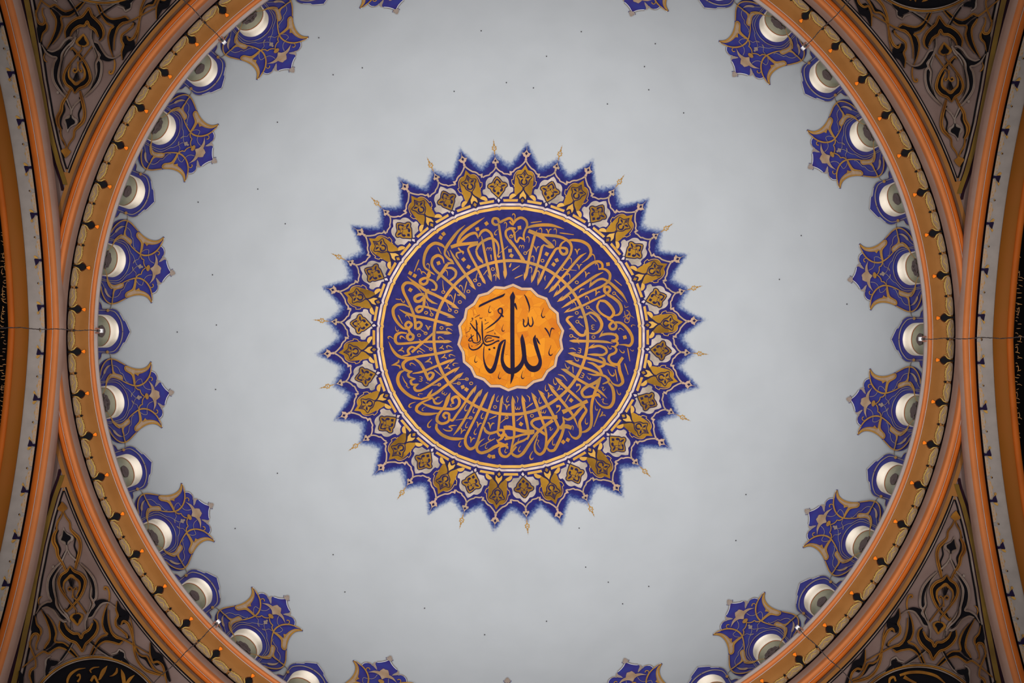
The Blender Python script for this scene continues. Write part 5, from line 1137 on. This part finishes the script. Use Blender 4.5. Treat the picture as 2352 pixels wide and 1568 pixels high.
# leaves and stems below
P('leaf_strap', 'strap_gold', 2, q5, [(490, 700, 8), (545, 810, 16), (590, 940, 18), (596, 1050, 20), (550, 1130, 24), (530, 1170, 14)], [(556, 756, 6), (636, 862, 14), (672, 980, 18), (660, 1084, 18), (760, 1100, 14), (860, 1180, 14), (940, 1275, 10)], [(268, 1402, 12), (400, 1290, 14), (520, 1206, 18), (580, 1230, 20), (640, 1186, 18), (700, 1158, 18), (780, 1176, 16), (900, 1272, 10)], [(1292, 620, 8), (1246, 740, 16), (1226, 860, 18), (1256, 960, 20), (1290, 990, 18), (1210, 1024, 18), (1140, 1110, 18), (1076, 1252, 12)], [(1300, 700, 8), (1306, 850, 16), (1340, 970, 22), (1400, 1030, 30), (1440, 1040, 22), (1540, 1086, 16), (1800, 1236, 10)], [(1110, 1250, 10), (1180, 1130, 16), (1260, 1080, 18), (1360, 1092, 20), (1430, 1112, 20), (1470, 1080, 14)])
P('leaf_core', 'strap_black', 1, q5, [(516, 716, 4), (580, 830, 26), (624, 950, 40), (634, 1060, 44), (600, 1130, 26), (520, 1190, 12)], [(560, 1200, 8), (620, 1172, 32), (700, 1118, 36), (800, 1150, 34), (920, 1270, 10)], [(1286, 640, 4), (1266, 760, 26), (1268, 870, 38), (1300, 984, 42), (1330, 1020, 40)], [(1470, 1076, 10), (1400, 1074, 36), (1320, 1040, 44), (1220, 1070, 34), (1150, 1150, 28), (1090, 1254, 10)])
P('edge_leaf', 'strap_black', 1, q5, [(404, 770, 10), (414, 860, 56), (412, 950, 70), (460, 960, 70), (470, 1010, 20)], [(1405, 590, 10), (1436, 700, 60), (1490, 780, 110), (1440, 850, 70), (1430, 880, 20)], [(1806, 1090, 10), (1846, 1220, 60), (1900, 1290, 110), (1850, 1350, 50)], [(230, 1440, 10), (250, 1510, 50), (250, 1600, 50)], [(1960, 1300, 10), (1990, 1420, 40), (2040, 1560, 20)])
P('edge_strap', 'strap_gold', 2, q5, [(420, 780, 6), (442, 880, 16), (484, 930, 22), (492, 980, 20), (468, 1034, 10)], [(352, 1160, 10), (368, 1060, 18), (400, 1000, 26), (448, 996, 26), (462, 1044, 24), (436, 1110, 18), (430, 1180, 12), (452, 1190, 8)], [(1402, 596, 8), (1390, 690, 18), (1412, 770, 22), (1386, 820, 22), (1392, 890, 24), (1450, 940, 20), (1516, 1000, 22), (1530, 1040, 12)], [(1450, 880, 10), (1480, 834, 24), (1530, 860, 26), (1570, 940, 26), (1596, 1060, 18), (1640, 1200, 16), (1700, 1250, 18), (1760, 1260, 16), (1800, 1330, 18), (1860, 1420, 22), (1970, 1470, 12)], [(1596, 1060, 16), (1610, 1200, 20), (1660, 1330, 26), (1740, 1420, 30), (1840, 1460, 26), (1960, 1490, 12)], [(1800, 1090, 8), (1800, 1240, 18), (1836, 1330, 20), (1890, 1320, 22), (1950, 1370, 24), (1980, 1480, 20), (2000, 1580, 12)], [(346, 1090, 8), (380, 1200, 18), (420, 1300, 16), (424, 1390, 18), (370, 1430, 26), (352, 1500, 20), (380, 1590, 12)], [(1560, 790, 6), (1590, 930, 12), (1600, 1060, 14)])
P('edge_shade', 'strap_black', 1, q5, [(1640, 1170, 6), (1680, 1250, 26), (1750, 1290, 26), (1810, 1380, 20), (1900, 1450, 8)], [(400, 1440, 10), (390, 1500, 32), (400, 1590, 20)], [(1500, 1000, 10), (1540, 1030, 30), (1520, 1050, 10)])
P('silver_leaf', 'strap_silver', 1, q5, [(1334, 1232, 8), (1400, 1214, 16), (1430, 1170, 12)], [(1430, 1172, 14), (1480, 1210, 20), (1496, 1280, 18), (1570, 1380, 10)], [(606, 1262, 8), (552, 1310, 18), (548, 1390, 18), (536, 1500, 12)], [(878, 1096, 10), (820, 1200, 12), (744, 1310, 12), (700, 1352, 10)], [(1062, 1086, 12), (1180, 1186, 12), (1330, 1276, 12), (1420, 1300, 8)])
P('silver_leaf_core', 'strap_black', 2, q5, [(1420, 1210, 8), (1460, 1230, 50), (1430, 1270, 80), (1370, 1268, 40), (1350, 1262, 10)], [(1460, 1280, 40), (1520, 1330, 30), (1570, 1390, 8)], [(580, 1290, 8), (588, 1330, 50), (640, 1346, 60), (694, 1330, 20)], [(588, 1360, 50), (566, 1440, 40), (560, 1500, 20)], [(862, 1098, 16), (800, 1204, 20), (724, 1312, 16)], [(1090, 1086, 12), (1200, 1176, 14), (1320, 1258, 8)])
P('tendril', 'strap_gold', 1, q5, [(1290, 640, 8), (1312, 560, 16), (1308, 480, 18), (1284, 428, 20), (1252, 426, 18), (1250, 452, 14), (1272, 456, 10)], [(470, 650, 6), (458, 600, 10), (476, 556, 12), (500, 544, 8)])
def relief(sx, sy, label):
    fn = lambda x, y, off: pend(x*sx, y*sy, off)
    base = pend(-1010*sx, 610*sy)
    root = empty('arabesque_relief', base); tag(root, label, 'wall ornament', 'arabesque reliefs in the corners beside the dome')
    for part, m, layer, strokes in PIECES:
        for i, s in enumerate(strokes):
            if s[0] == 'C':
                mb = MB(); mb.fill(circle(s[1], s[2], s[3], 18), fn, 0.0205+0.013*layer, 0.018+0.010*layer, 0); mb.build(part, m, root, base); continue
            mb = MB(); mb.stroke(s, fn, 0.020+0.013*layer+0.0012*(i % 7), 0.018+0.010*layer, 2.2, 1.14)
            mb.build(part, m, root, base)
            if 'strap' in part or part == 'vase_inner':      # the incised line that runs along each strap
                mb = MB(); mb.stroke([(x, y, w*0.2) for x, y, w in s], fn, 0.0225+0.013*layer+0.0012*(i % 7), 0.002, 2.2); mb.build('incised_line', 'halo' if m == 'strap_gold' else 'mauve_dark', root, base)
    return root
SIDES = {(1, 1): 'lower left', (-1, 1): 'lower right', (1, -1): 'upper left', (-1, -1): 'upper right'}
for (sx, sy), w in SIDES.items():
    relief(sx, sy, 'black, gilt and silver arabesque relief on the %s pendentive' % w)
# ---- border lines of each panel: along the arch, and along the ring
XT = [(0.6, 5.71), (1.2, 5.76), (1.9, 5.80), (2.14, 5.838), (2.4, 5.862), (2.71, 5.875), (3.1, 5.868), (3.66, 5.832), (4.2, 5.79), (5.4, 5.70)]
def xe(y):
    for (a, xa), (b, xb) in zip(XT, XT[1:]):
        if a <= y <= b: return xa+(xb-xa)*(y-a)/(b-a)
    return XT[-1][1]
def on_sphere(x, y, off): 
    R = RP-off; return Vector((x, y, ZP+math.sqrt(max(0.01, R*R-x*x-y*y))+CZ))
def panel_edges():
    for (sx, sy), w in SIDES.items():
        wall = bpy.data.objects['wall_' + w.replace(' ', '_')]
        for (d0, d1, m, nm, off) in ((0.03, 0.0, 'groove', 'shadow_line', 0.012), (0.0, -0.042, 'olive', 'olive_band', 0.02), (-0.042, -0.055, 'groove', 'shadow_line', 0.014), (-0.055, -0.072, 'strap_silver', 'silver_line', 0.022), (-0.072, -0.086, 'strap_black', 'shadow_line', 0.014), (-0.040, -0.115, 'brown', 'corner_fillet', 0.0115)):
            mb = MB(); vs = []; n = 110
            for i in range(n+1):
                y = 0.9+4.3*i/n; x = xe(y)
                if F*math.hypot(x+d1, y)/(on_sphere(x+d1, y, 0).z-CZ) < (1050 if nm == 'corner_fillet' else 1083 if d1 < -0.045 else 1070 if d1 < 0 else 1075): continue
                if nm == 'corner_fillet' and F*math.hypot(x+d0, y)/(on_sphere(x+d0, y, 0).z-CZ) > 1098: continue
                for d in (d0, d1): v = on_sphere(x+d, y, off); vs.append((-v.x*sx, v.y*sy, v.z))
            mb.add(vs, [(2*i, 2*i+1, 2*i+3, 2*i+2) for i in range(len(vs)//2-1)])
            o = mb.build(nm, m, base=C0); o.location = (0, 0, 0); adopt(o, wall)
        for (p0, p1, m, nm, off) in ((1079, 1082.5, 'strap_black', 'shadow_line', 0.014), (1082.5, 1085, 'strap_silver', 'silver_line', 0.022), (1085, 1087.5, 'strap_black', 'shadow_line', 0.014)):
            mb = MB(); n = 240; vs = []
            for i in range(n+1):
                a = PI/2*i/n
                q = pend(p1*math.cos(a), p1*math.sin(a), 0)
                if q.x > xe(max(1.2, q.y))-0.06 or q.y > xe(max(1.2, q.x))-0.06: continue
                for p in (p0, p1): vs.append(pend(-sx*p*math.cos(a), sy*p*math.sin(a), off))
            mb.add(vs, [(2*i, 2*i+1, 2*i+3, 2*i+2) for i in range(len(vs)//2-1)])
            o = mb.build(nm, m, base=C0); o.location = (0, 0, 0); adopt(o, wall)
panel_edges()
# ---- lettered roundels in the outer corners
def roundel(sx, sy, w, letters):
    cx, cy = unroll(220-1173, 1672-769); 
    fn = lambda x, y, off: pend(x*sx, y*sy, off)
    base = fn(cx, cy, 0); root = empty('calligraphy_roundel', base)
    tag(root, 'black roundel with gilt letters and a double rim on the %s pendentive' % w, 'roundel', 'lettered roundels in the pendentives')
    mb = MB(); mb.fill(circle(cx, cy, 156, 96), fn, 0.028, 0.02, 16); mb.build('disc', 'strap_black', root, base)
    def ringm(name, m, r0, r1, off):
        mb = MB(); n = 128; pts = [(cx+r*math.cos(2*PI*i/n), cy+r*math.sin(2*PI*i/n)) for r in (r0, r1) for i in range(n)]
        mb.sheet(pts, [(i, (i+1) % n, n+(i+1) % n, n+i) for i in range(n)], fn, off, 0.03); mb.build(name, m, root, base)
    ringm('rim', 'strap_silver', 156.0, 158.6, 0.055); ringm('rim', 'strap_gold', 159.6, 163.4, 0.05); ringm('rim', 'strap_silver', 164.2, 165.6, 0.045); ringm('rim_ground', 'strap_black', 155, 166, 0.026)
    for i, s in enumerate(letters):
        pts = s
        mb = MB(); mb.stroke(pts, fn, 0.04+0.002*i, 0.015, 2.2); mb.build('letter', 'strap_gold', root, base)
LA = [[q5(q) for q in s] for s in ([(1026, 1402, 4), (930, 1420, 22), (850, 1474, 34), (812, 1540, 30), (806, 1600, 20)], [(1286, 1372, 4), (1240, 1440, 50), (1196, 1530, 26), (1180, 1545, 6)], [(1190, 1388, 6), (1120, 1398, 18), (1080, 1430, 20), (1096, 1458, 10)], [(1404, 1398, 16), (1396, 1450, 30), (1350, 1490, 18), (1312, 1500, 4)], [(1452, 1412, 4), (1474, 1480, 44), (1490, 1580, 44)], [(1614, 1482, 6), (1560, 1530, 36), (1520, 1590, 36)], [(920, 1500, 18), (950, 1480, 26), (960, 1520, 20), (930, 1570, 26)], [(1090, 1560, 30), (1130, 1500, 30), (1180, 1590, 26)])]
def qbr(q): x, y = unroll(1900+q[0]/3.92-1173, 1168+q[1]/3.92-769); return (-x, y) + tuple(w/3.92 for w in q[2:])
LB = [[qbr(q) for q in s] for s in ([(652, 1506, 22), (740, 1482, 26), (860, 1482, 26), (980, 1516, 24), (1060, 1580, 10)], [(556, 1580, 14), (566, 1536, 24), (600, 1522, 20), (616, 1560, 16)], [(690, 1520, 36), (740, 1550, 24), (800, 1580, 20)])]
def qtr(q): x, y = unroll(1960+q[0]/3.92-1173, q[1]/3.92-769); return (-x, -y) + tuple(w/3.92 for w in q[2:])
LC = [[qtr(q) for q in s] for s in ([(616, 26, 4), (650, 4, 30), (690, -20, 30)], [(560, 26, 4), (556, 0, 24), (540, -30, 20)], [(500, 0, 4), (514, 8, 16), (530, -10, 10)])]
roundel(1, 1, 'lower left', LA); roundel(-1, 1, 'lower right', LB); roundel(-1, -1, 'upper right', LC); roundel(1, -1, 'upper left', [])
